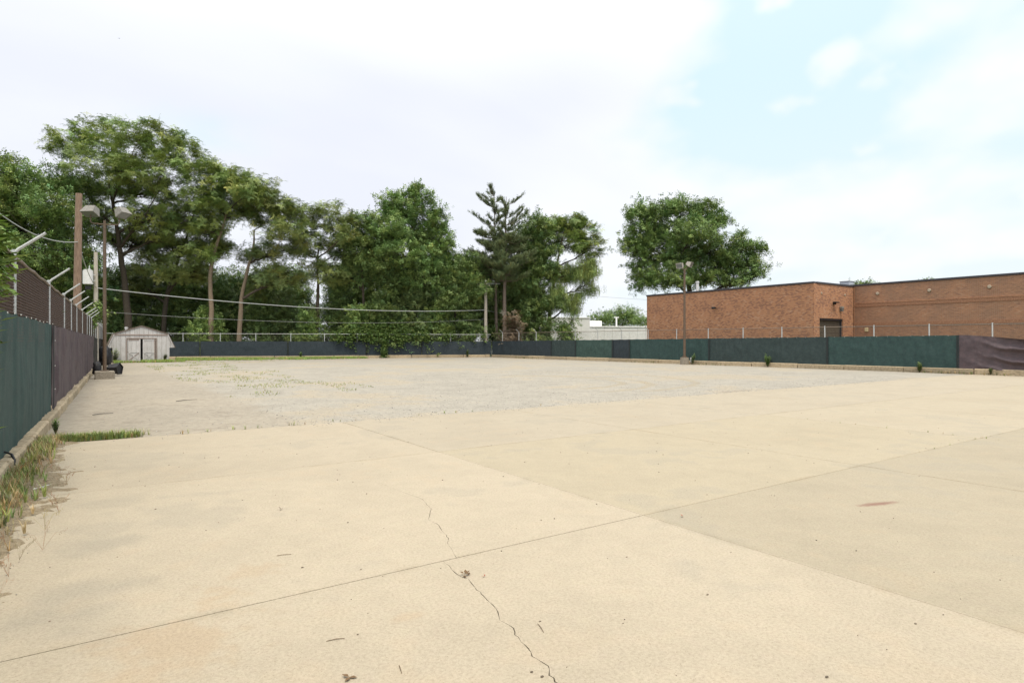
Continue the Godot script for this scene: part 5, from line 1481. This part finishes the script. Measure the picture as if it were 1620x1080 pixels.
func pine_at(d: Array) -> void:
	var o := thing(d[0], d[1], "pine tree", Vector3(d[3][0], 0, d[3][2]), d[2])
	var h: float = d[4]
	var side: float = d[5]
	var r0 := 0.2 if side < 0 else 0.25
	var g := Geo.new()
	var pts := []
	var rs := []
	for i in 15:
		var s := i / 14.0
		pts.append(Vector3(side * 0.25 * s * s, h * s - 0.1, 0.05 * sin(i * 0.9))); rs.append(lerpf(r0, 0.02, pow(s, 1.2)))
	g.tube(pts, rs, 8)
	put("trunk", g.mesh(), M.pine_bark, o)
	var lg := Geo.new()
	var xf := []
	var cs := []
	var y := h * 0.47
	var fwd := Vector3(0.82, 0, 0.57)
	while y < h - 0.25:
		var s := (y / h - 0.44) / 0.56
		var n := 9 if s < 0.5 else 3
		for k in n:
			var a := R(0, TAU)
			var out := Vector3(cos(a), 0, sin(a))
			# the pair shade each other, so branches are longer on the open side
			var open := 0.75 + 0.35 * out.dot(fwd * side)
			var l := lerpf(3.7, 1.1, pow(s, 0.75)) * open * R(0.7, 1.15)
			if s < 0.15:
				l *= 0.8
			if s > 0.55:
				l *= R(0.75, 1.3)
			var st := Vector3(side * 0.25 * pow(y / h, 2), y, 0)
			var rise := 0.05 if s < 0.5 else 0.45
			var p1 := st + out * l * 0.5 + Vector3(0, l * (rise * 0.4 - 0.03), 0)
			var p2 := st + out * l + Vector3(0, l * rise + 0.18 * l, 0)
			lg.tube([st, p1, p2], [0.045, 0.03, 0.012], 5, false)
			var m := int(l * (26 if s < 0.55 else 20))
			for j in m:
				var q := R(0.3 if s < 0.5 else 0.12, 1.0)
				var p := st.lerp(p1, q).lerp(p1.lerp(p2, q), q)
				var sp := (0.30 if s < 0.5 else 0.09) * (1.15 - 0.6 * q)
				p += Vector3(rng.randfn(0, sp), rng.randfn(0, sp * 0.35), rng.randfn(0, sp))
				var up := (out * R(0.2, 1.0) + Vector3(R(-0.4, 0.4), R(0.5, 1.1), R(-0.4, 0.4))).normalized()
				var sx := up.cross(Vector3(R(-1, 1), 0.2, R(-1, 1))).normalized()
				xf.append(Transform3D(Basis(sx, up, sx.cross(up)).scaled(Vector3.ONE * R(0.8, 1.3)), p)); cs.append(tint(Color(0.13, 0.17, 0.068), 0.16))
		y += R(0.42, 0.75) if s < 0.5 else R(0.5, 0.85)
	# dead stubs on the bare trunk
	for k in 16:
		var yy := R(3.0, h * 0.45)
		var a := R(0, TAU)
		lg.tube([Vector3(0, yy, 0), Vector3(cos(a), R(-0.1, 0.2), sin(a)) * R(0.4, 1.3) + Vector3(0, yy, 0)], [0.022, 0.006], 4, false)
	put("limbs", lg.mesh(), M.pine_bark, o)
	scatter("crown", SPRIG.needle, M.leaf, o, xf, cs)

func trees() -> void:
	rng.seed = 500
	for t in TREES:
		var b := Vector3(t[3][0], 0, t[3][2])
		tree_at(t[0], t[1], "tree", t[2], b, t[4], t[5], t[6], Color(t[7][0], t[7][1], t[7][2]), t[8], t[9], M.pale_bark if t[10] == 1 else M.bark)
	for p in PINES:
		pine_at(p)
	rng.seed = 700
	for s in SHRUBS:
		var h: float = s[3]
		var w: float = s[4]
		var blobs := []
		var n := 7
		for k in n:
			var lv := float(k) / (n - 1)
			var a := k * 2.4
			var rr := w * (0.72 - 0.3 * lv)
			blobs.append([cos(a) * w * 0.5 * (1.0 - lv * 0.7), 0.8 + (h - 1.5) * lv + R(-0.15, 0.15), sin(a) * w * 0.5 * (1.0 - lv * 0.7), rr, maxf(0.5, h * 0.17)])
		tree_at(s[0], s[1], "shrub", "shrubs behind the back fence" if s[0] == "shrub" else "", Vector3(s[2][0], 0, s[2][2]), [[0, -0.1, 0, 0.09], [0.1, h * 0.3, 0.05, 0.07], [0, h * 0.65, 0, 0.03]], blobs, s[6], Color(s[5][0], s[5][1], s[5][2]), 80.0, 0.95, M.bark)

func vine(called: String, label: String, base: Vector3, strands: Array, col: Color, per_m: float, spread: float) -> void:
	var o := thing(called, label, "vine", base)
	var g := Geo.new()
	var xf := []
	var cs := []
	for st in strands:
		var pts := []
		var rs := []
		for p in st:
			pts.append(p); rs.append(0.012)
		g.tube(pts, rs, 4, false)
		for i in pts.size() - 1:
			var l: float = pts[i].distance_to(pts[i + 1])
			for k in maxi(1, int(l * per_m)):
				var p: Vector3 = pts[i].lerp(pts[i + 1], rng.randf()) + in_ball() * spread
				xf.append(Transform3D(Basis(Vector3.UP, R(0, TAU)).scaled(Vector3.ONE * R(0.6, 1.1)), p)); cs.append(tint(col, 0.18))
	put("stems", g.mesh(), M.bark, o)
	scatter("leaves", SPRIG.vine, M.leaf, o, xf, cs)

func vines() -> void:
	rng.seed = 800
	# creeper spilling over the back fence
	var fa := along(Vector3(1.55, 0, back_z(1.55)), Vector3(34.0, 0, -52.73))
	var at := fa * Vector3(24.2, 0, -0.3)
	var st := []
	var inv := fa.basis
	for k in 90:
		var x := rng.randfn(0, 2.8)
		var top := Vector3(x, 2.4 + R(0, 1.3) * exp(-x * x * 0.06), -0.7 + R(-0.4, 0.3))
		var edge := Vector3(x + R(-0.3, 0.3), R(2.0, 2.4), 0.12)
		var down := Vector3(x + R(-0.2, 0.2), 2.0 - absf(rng.randfn(0, 0.34)), 0.3)
		if k % 9 == 0:
			down.y = R(0.8, 1.3)
		st.append([inv * Vector3(x * 0.6, 0.2, -0.9), inv * top, inv * edge, inv * down])
	for k in 5:
		st.append([inv * Vector3(-0.9 + 0.12 * k, 0.1, 0.40), inv * Vector3(-0.8 + R(-0.1, 0.2), 0.9, 0.34), inv * Vector3(-0.6 + R(-0.2, 0.3), 1.9, 0.3)])
	vine("creeper", "green creeper mass spilling over the middle of the back fence", at, st, Color(0.15, 0.235, 0.06), 24.0, 0.3)
	# vine on the near left fence
	st = []
	for k in 16:
		var z := R(-0.9, 0.7)
		st.append([Vector3(-0.25, 0.3, z), Vector3(-0.12 + R(-0.1, 0.1), 1.8, z + R(-0.2, 0.2)), Vector3(0.0 + R(-0.1, 0.12), 2.55 + R(0, 0.3), z + R(-0.4, 0.4)), Vector3(R(-0.1, 0.25), R(2.0, 2.5), z + R(-0.4, 0.4))])
	vine("fence_vine", "bright green vine hanging over the slatted fence at the left edge", Vector3(left_x(-8.1) - 0.2, 0, -8.1), st, Color(0.17, 0.27, 0.05), 30.0, 0.16)
	st = []
	for k in 14:
		var z := R(-9.0, 6.0)
		st.append([Vector3(-0.3, 0.3, z), Vector3(-0.2, 1.8, z + R(-0.2, 0.2)), Vector3(-0.1 + R(-0.2, 0.1), 2.65 + R(-0.1, 0.35), z + R(-0.6, 0.6))])
	vine("fence_vine", "thin leafy vine along the top of the slats behind the second and third posts", Vector3(left_x(-22.0) - 0.4, 0, -22.0), st, Color(0.14, 0.2, 0.045), 7.0, 0.16)

func overhang() -> void:
	rng.seed = 830
	var st := []
	for k in 16:
		var z := R(-1.2, 1.2)
		st.append([Vector3(-0.3, 0.3, z), Vector3(-0.2, 2.0, z), Vector3(R(0.0, 0.5), R(2.9, 3.9), z + R(-0.5, 0.5)), Vector3(R(0.4, 0.95), R(2.7, 3.5), z + R(-0.5, 0.5))])
	vine("leaning_bush", "light green bush leaning over the fence just left of the left lamp post", Vector3(left_x(-41.0) - 0.3, 0, -41.0), st, Color(0.17, 0.25, 0.06), 14.0, 0.2)

func grass_zone(called: String, label: String, mesh: Mesh, n: int, pick: Callable, col: Color, dry: Color, dry_share: float, s0: float, s1: float) -> void:
	var xf := []
	var cs := []
	for i in n:
		var p = pick.call()
		if p == null:
			continue
		xf.append(Transform3D(Basis(Vector3.UP, R(0, TAU)).scaled(Vector3.ONE * R(s0, s1)), p))
		cs.append(tint(dry if rng.randf() < dry_share else col, 0.2))
	tag(scatter(called, mesh, M.blade, self, xf, cs), label, "grass", "", "stuff")

func weed_at(label: String, p: Vector3, h: float, n: int, col: Color) -> void:
	var o := thing("weed", label, "weed", p, "weeds at the foot of the fences")
	var g := Geo.new()
	var xf := []
	var cs := []
	for k in n:
		var a := R(0, TAU)
		var top := Vector3(cos(a) * h * R(0.05, 0.4), h * R(0.6, 1.0), sin(a) * h * R(0.05, 0.4))
		g.tube([Vector3.ZERO, top * 0.5, top], [0.008, 0.006, 0.002], 4, false)
		for j in 4:
			xf.append(Transform3D(Basis(Vector3.UP, R(0, TAU)).scaled(Vector3.ONE * R(0.5, 1.0) * minf(1.0, h * 1.6)), top * R(0.1, 0.9))); cs.append(tint(col, 0.18))
	put("stems", g.mesh(), M.bark, o)
	scatter("leaves", SPRIG.weed, M.leaf, o, xf, cs)

func ground_cover() -> void:
	rng.seed = 900
	var gr := Color(0.25, 0.32, 0.095)
	var dry := Color(0.42, 0.33, 0.18)
	grass_zone("kerb_grass", "green and tan grass growing along the left kerb", SPRIG.grass, 2000, func():
		var z := R(-12.4, -3.2)
		var clump := 0.5 + 0.5 * sin(z * 2.1) + 0.35 * sin(z * 5.3)
		if rng.randf() > clump * 0.7 + 0.35: return null
		return Vector3(left_x(z) + absf(rng.randfn(0.03, 0.12)), 0.02, z), gr, dry, 0.5, 0.3, 0.75)
	grass_zone("edge_grass", "strip of low grass where the gravel meets the concrete on the left", SPRIG.grass, 520, func():
		var x := -0.35 + (1.0 - sqrt(rng.randf())) * 1.3
		return Vector3(x, -0.01, -12.14 - absf(rng.randfn(0.0, 0.12))), gr, dry, 0.15, 0.25, 0.7)
	grass_zone("sparse_edge_grass", "few thin grass tufts along the gravel edge of the slabs", SPRIG.grass, 30, func():
		return Vector3(1.4 + pow(rng.randf(), 2.0) * 8.0, -0.01, -12.1 - R(0, 0.12)), gr, dry, 0.4, 0.2, 0.45)
	grass_zone("kerb_seed_stalks", "reddish dry seed stalks leaning out of the left verge", SPRIG.seed_head, 60, func():
		var z := R(-9.6, -5.0)
		return Vector3(left_x(z) + absf(rng.randfn(0.25, 0.2)), 0.01, z), Color(0.36, 0.19, 0.10), Color(0.30, 0.26, 0.12), 0.45, 0.4, 0.8)
	grass_zone("back_grass", "bright grass strip at the foot of the back fence and shed", SPRIG.grass, 9000, func():
		var x := R(1.9, 22.0)
		var fade := smoothstep(23.0, 12.0, x)
		var z := back_z(x) + 0.35 + absf(rng.randfn(0.0, 1.3)) * (0.35 + fade)
		if x < 6.6:
			z = -55.0 + absf(rng.randfn(0.0, 0.55))
		if sin(x * 1.7) + sin(x * 0.63 + 2.0) < -1.0 and rng.randf() < 0.8: return null
		return Vector3(x, 0, z), Color(0.25, 0.35, 0.08), dry, 0.1, 0.6, 1.1)
	grass_zone("lot_grass", "thin yellow-green grass patches on the gravel in front of the shed", SPRIG.grass, 8000, func():
		var q := Vector2(R(3.3, 8.5), R(-48.0, -19.0))
		if rng.randf() < 0.25:
			q = Vector2(R(6.0, 14.0), R(-55.0, -49.5))
		var keep := gn.get_noise_2d(q.x * 1.1, q.y * 0.45 + 30.0) + 0.15 * gn.get_noise_2d(q.x * 6.0, q.y * 6.0) - 0.05 * absf(q.x - 5.2) - (0.14 if q.y > -22.0 else 0.0)
		if keep < 0.03 - 0.06 * rng.randf(): return null
		return Vector3(q.x, 0.0, q.y), Color(0.28, 0.34, 0.09), Color(0.36, 0.32, 0.16), 0.25, 0.16, 0.36)
	grass_zone("right_kerb_grass", "dry tufts along the foot of the right kerb", SPRIG.grass, 500, func():
		var z := R(-50.0, -8.0)
		if sin(z * 0.9) + sin(z * 0.37) < 0.5: return null
		return Vector3(right_x(z) - 0.05 - absf(rng.randfn(0, 0.12)), 0.0, z), Color(0.15, 0.18, 0.05), dry, 0.5, 0.4, 0.9)
	grass_zone("joint_grass", "tiny grass tufts in the slab joints on the right", SPRIG.grass, 20, func():
		if rng.randf() < 0.5:
			return Vector3(R(7.5, 14.5), -0.01, -4.0)
		return Vector3(12.25, -0.01, R(-7.6, -3.0)), Color(0.2, 0.26, 0.05), dry, 0.4, 0.1, 0.28)
	weed_at("leafy green weed standing against the right fence beyond the lamp post", Vector3(right_x(-22.6) - 0.12, 0, -22.6), 0.75, 14, Color(0.14, 0.24, 0.06))
	weed_at("low weed at the right kerb near the plum panel", Vector3(right_x(-14.2) - 0.12, 0, -14.2), 0.45, 16, Color(0.18, 0.25, 0.07))
	weed_at("sprawling weed at the kerb under the plum panel", Vector3(right_x(-11.2) - 0.1, 0, -11.2), 0.3, 16, Color(0.16, 0.21, 0.07))
	weed_at("weed at the right end of the back fence", Vector3(31.6, 0, back_z(31.6) + 0.2), 0.7, 14, Color(0.13, 0.2, 0.06))
	weed_at("weed beside the foot of the right lamp post", Vector3(34.6, 0, -28.0), 0.7, 8, Color(0.15, 0.23, 0.07))
	weed_at("small weed at the foot of the middle of the back fence", Vector3(16.6, 0, back_z(16.6) + 0.25), 0.55, 12, Color(0.15, 0.24, 0.06))
	weed_at("tall pale weed at the left front corner of the shed", Vector3(2.0, 0, -54.9), 1.0, 16, Color(0.16, 0.24, 0.05))
	weed_at("dull weed against the right front corner of the shed", Vector3(5.25, 0, -54.9), 0.55, 16, Color(0.13, 0.16, 0.06))
	weed_at("leafy weed by the left kerb where the gravel begins", Vector3(left_x(-13.3) + 0.14, 0, -13.3), 0.24, 12, Color(0.16, 0.28, 0.06))

# ---------------------------------------------------------------- odds and ends
func litter() -> void:
	rng.seed = 950
	var twig := mat(lin(0.16, 0.115, 0.07), 0.9)
	var k := 0
	for s in [[Vector3(2.12, 0, -2.80), Vector3(2.085, 0, -2.70), "short twig lying right of the crack"], [Vector3(1.07, 0, -3.28), Vector3(1.16, 0, -3.255), "thin straw-like twig at the lower left of the crack"], [Vector3(1.285, 0, -2.83), Vector3(1.265, 0, -2.755), "tiny dark twig at the bottom edge of the picture"], [Vector3(1.19, 0, -4.8), Vector3(1.29, 0, -4.77), "faint thin twig on the left cream slab"]]:
		var g := Geo.new()
		var m: Vector3 = (s[0] + s[1]) * 0.5 + Vector3(R(-0.006, 0.006), 0.003, R(-0.006, 0.006))
		g.tube([s[0] + Vector3(0, 0.004, 0) - m, Vector3(0, 0.004, 0), s[1] + Vector3(0, 0.004, 0) - m], [0.0018, 0.0022, 0.0015], 5)
		tag(put("twig", g.mesh(), twig, self, Transform3D(Basis.IDENTITY, Vector3(m.x, 0.001, m.z))), s[2], "twig", "twigs on the concrete")
	var brown := mat(lin(0.14, 0.085, 0.04), 0.85)
	var o := thing("dead_leaves", "curled brown leaf scrap lying on the crack", "leaf", Vector3(2.15, 0.002, -3.66))
	for i in 7:
		var g := Geo.new()
		leaf(g, Vector3(R(-0.02, 0.02), R(0.002, 0.014), R(-0.02, 0.02)), Vector3(R(-1, 1), R(0.0, 0.6), R(-1, 1)).normalized(), Vector3.UP, R(0.025, 0.045), 0.024)
		put("leaf", g.mesh(), brown, o)
	for s in [[Vector3(1.045, 0, -2.86), "dark leaf crumb at the bottom edge of the picture", 0.045], [Vector3(2.24, 0, -3.56), "tiny red leaf right of the brown leaf scrap", 0.022], [Vector3(1.55, 0, -6.1), "small brown leaf on the cream slab left of the crack", 0.03], [Vector3(4.5, 0, -3.75), "little red leaf beside the joint crossing", 0.03]]:
		var g := Geo.new()
		for i in 3:
			leaf(g, Vector3(R(-0.006, 0.006), 0.003 + 0.003 * i, R(-0.006, 0.006)), Vector3(R(-1, 1), R(0, 0.5), R(-1, 1)).normalized(), Vector3.UP, s[2], s[2] * 0.5)
		tag(put("leaf_scrap", g.mesh(), brown if (s[1] as String).find("red") < 0 else mat(lin(0.3, 0.09, 0.05), 0.8), self, Transform3D(Basis.IDENTITY, s[0])), s[1], "leaf", "leaf scraps on the concrete")
	# crumbs of grit over the slabs
	var xf := []
	var cs := []
	var cg := Geo.new()
	cg.box(Vector3.ZERO, Vector3.ONE, 0.25)
	for i in 420:
		var x := R(-0.3, 16.0)
		var z := R(-11.8, 0.0)
		var s := R(0.004, 0.011)
		xf.append(Transform3D(Basis.from_euler(Vector3(R(0, 3), R(0, 3), 0)).scaled(Vector3(s * R(0.8, 1.8), s * 0.6, s)), Vector3(x, s * 0.25, z)))
		var b := R(0.05, 0.25)
		cs.append(Color(b, b * 0.8, b * 0.6))
	tag(scatter("grit", cg.mesh(), M.stone, self, xf, cs), "dark crumbs of grit scattered over the concrete", "grit", "", "stuff")
	# black strap curled over the near kerb
	var g2 := Geo.new()
	g2.tube([Vector3(-0.20, 0.012, 0.0), Vector3(-0.12, 0.02, -0.1), Vector3(-0.02, 0.045, -0.16), Vector3(0.05, 0.02, -0.1), Vector3(0.085, -0.03, 0.02), Vector3(0.09, -0.09, 0.08)], [0.02, 0.024, 0.026, 0.024, 0.022, 0.016], 6, true, Vector2(1, 0.5))
	tag(put("black_strap", g2.mesh(), M.rubber, self, Transform3D(Basis.IDENTITY, Vector3(left_x(-9.6) - 0.09, 0.205, -9.6))), "curled black strap lying on the near part of the left kerb", "strap")
	# pale paper scraps
	for s in [[Vector3(left_x(-5.6) + 0.30, 0.03, -5.7), "crumpled white scrap at the edge of the dirt strip, bottom left"], [Vector3(left_x(-8.3) + 0.36, 0.035, -8.3), "small white scrap on the dirt strip among the dry stalks"], [Vector3(right_x(-10.8) - 0.25, 0.012, -10.6), "white litter scrap under the sagging plum panel"]]:
		var g := Geo.new()
		for i in 5:
			var a := in_ball() * 0.03
			a.y = absf(a.y) * 0.4
			leaf(g, a, Vector3(R(-1, 1), R(0, 0.4), R(-1, 1)).normalized(), Vector3.UP, R(0.04, 0.09), 0.05)
		tag(put("paper_scrap", g.mesh(), mat(lin(0.62, 0.62, 0.6), 0.8), self, Transform3D(Basis.IDENTITY, s[0])), s[1], "litter", "pale litter scraps")
	# dark flat scraps on the worn paving
	for s in [[Vector3(0.35, 0, -16.3), 0.42, "dark flat strip lying on the worn paving near the left kerb"], [Vector3(2.3, 0, -18.8), 0.6, "long dark scrap lying on the worn paving in front of the lamp post"]]:
		var g := Geo.new()
		g.tube([Vector3(-s[1] * 0.5, 0.012, 0.03), Vector3(-0.05, 0.02, 0.0), Vector3(s[1] * 0.5, 0.012, 0.05)], [0.01, 0.012, 0.006], 6, true, Vector2(1.6, 0.6))
		tag(put("dark_strip", g.mesh(), M.rubber, self, Transform3D(Basis(Vector3.UP, 0.5), s[0])), s[2], "debris")
	# black tub and bag by the left lamp post
	var tub := thing("black_tub", "black plastic tub lying tipped behind the left lamp post base", "tub", Vector3(1.22, 0.0, -34.5))
	var tg := Geo.new()
	var ring := []
	for e in [[-0.24, 0.24], [0.24, 0.32]]:
		var pts := []
		for a in 5:
			var an := TAU * (a + 0.25) / 5.0
			pts.append(Vector3(e[0], 0.31 + sin(an) * e[1] * 0.92, cos(an) * e[1]))
		ring.append(pts)
	for a in 5:
		var q := [ring[0][a], ring[0][(a + 1) % 5], ring[1][(a + 1) % 5], ring[1][a]]
		tg._face(Vector3.ZERO, Basis.IDENTITY, q, (q[0] + q[1] + q[2] + q[3]) * 0.25 - Vector3(0, 0.31, 0))
	tg._face(Vector3.ZERO, Basis.IDENTITY, ring[0], Vector3.LEFT)
	tg._face(Vector3(-0.03, 0, 0), Basis.IDENTITY, ring[1], Vector3.RIGHT)
	put("shell", tg.mesh(), M.tarp, tub, Transform3D(Basis(Vector3.UP, -0.5), Vector3.ZERO))
	var rg := Geo.new()
	var rp: Array = ring[1].duplicate()
	rp.append(rp[0])
	rg.tube(rp, [0.02, 0.02, 0.02, 0.02, 0.02, 0.02], 6, false)
	put("rim", rg.mesh(), M.rubber, tub, Transform3D(Basis(Vector3.UP, -0.5), Vector3.ZERO))
	var q2 := noise(33, 1.6, 3)
	for bagd in [[Vector3(0.52, 0.0, -32.55), Vector3(0.17, 0.34, 0.22), "black bag slumped on the kerb left of the lamp post base", 0.16], [Vector3(1.25, 0.0, -50.0), Vector3(0.4, 0.75, 0.6), "dark heap of black sheeting between the left fence and the shed", 0.0]]:
		var bg := Geo.new()
		var sz: Vector3 = bagd[1]
		bg.grid(22, 14, func(i: int, j: int) -> Vector3:
			var an := TAU * i / 22.0
			var el := PI * j / 14.0
			var d := Vector3(cos(an) * sin(el), cos(el), sin(an) * sin(el))
			var rr := 1.0 + 0.3 * q2.get_noise_3dv(d * 1.3 + sz * 10.0) + 0.12 * q2.get_noise_3dv(d * 5.0)
			var p := d * sz * rr
			p.y = maxf(p.y, -sz.y * 0.7)
			return p, func(p: Vector3) -> Vector2: return Vector2(p.x, p.y), false)
		tag(put("black_bag", bg.mesh(), M.tarp, self, Transform3D(Basis.IDENTITY, bagd[0] + Vector3(0, sz.y * 0.7 + bagd[3], 0))), bagd[2], "bag", "black bags by the left fence")

func bird() -> void:
	# a bird gliding high above the trees
	var o := thing("bird", "tiny grey bird gliding in the pale sky above the tallest tree", "bird", Vector3(4.86, 50.5, -118.3))
	o.rotation = Vector3(0.3, 0.5, 0.35)
	var g := Geo.new()
	g.tube([Vector3(0, 0, -0.14), Vector3(0, 0.01, -0.10), Vector3(0, 0.0, 0.0), Vector3(0, 0, 0.10), Vector3(0, 0, 0.13)], [0.006, 0.022, 0.035, 0.018, 0.008], 8)
	put("body", g.mesh(), M.rubber, o)
	for s in [-1.0, 1.0]:
		g = Geo.new()
		for part in [[Vector3(s * 0.02, 0.01, -0.05), Vector3(s * 0.14, 0.06, -0.08), Vector3(s * 0.14, 0.055, 0.02), Vector3(s * 0.02, 0.01, 0.06)], [Vector3(s * 0.14, 0.06, -0.08), Vector3(s * 0.27, 0.04, 0.03), Vector3(s * 0.25, 0.04, 0.06), Vector3(s * 0.14, 0.055, 0.02)]]:
			g._face(Vector3.ZERO, Basis.IDENTITY, part, Vector3.UP)
			g._face(Vector3(0, -0.008, 0), Basis.IDENTITY, part, Vector3.DOWN)
		put("wing", g.mesh(), M.rubber, o)
	g = Geo.new()
	g._face(Vector3.ZERO, Basis.IDENTITY, [Vector3(0, 0.002, 0.10), Vector3(0.04, 0, 0.21), Vector3(-0.04, 0, 0.21)], Vector3.UP)
	put("tail", g.mesh(), M.rubber, o)

func _ready() -> void:
	setting()
	materials()
	yard()
	kerbs()
	fences()
	shed()
	brick_building()
	warehouse()
	lamp_posts()
	poles()
	make_sprigs()
	trees()
	vines()
	overhang()
	loose_stones()
	ground_cover()
	litter()
	bird()
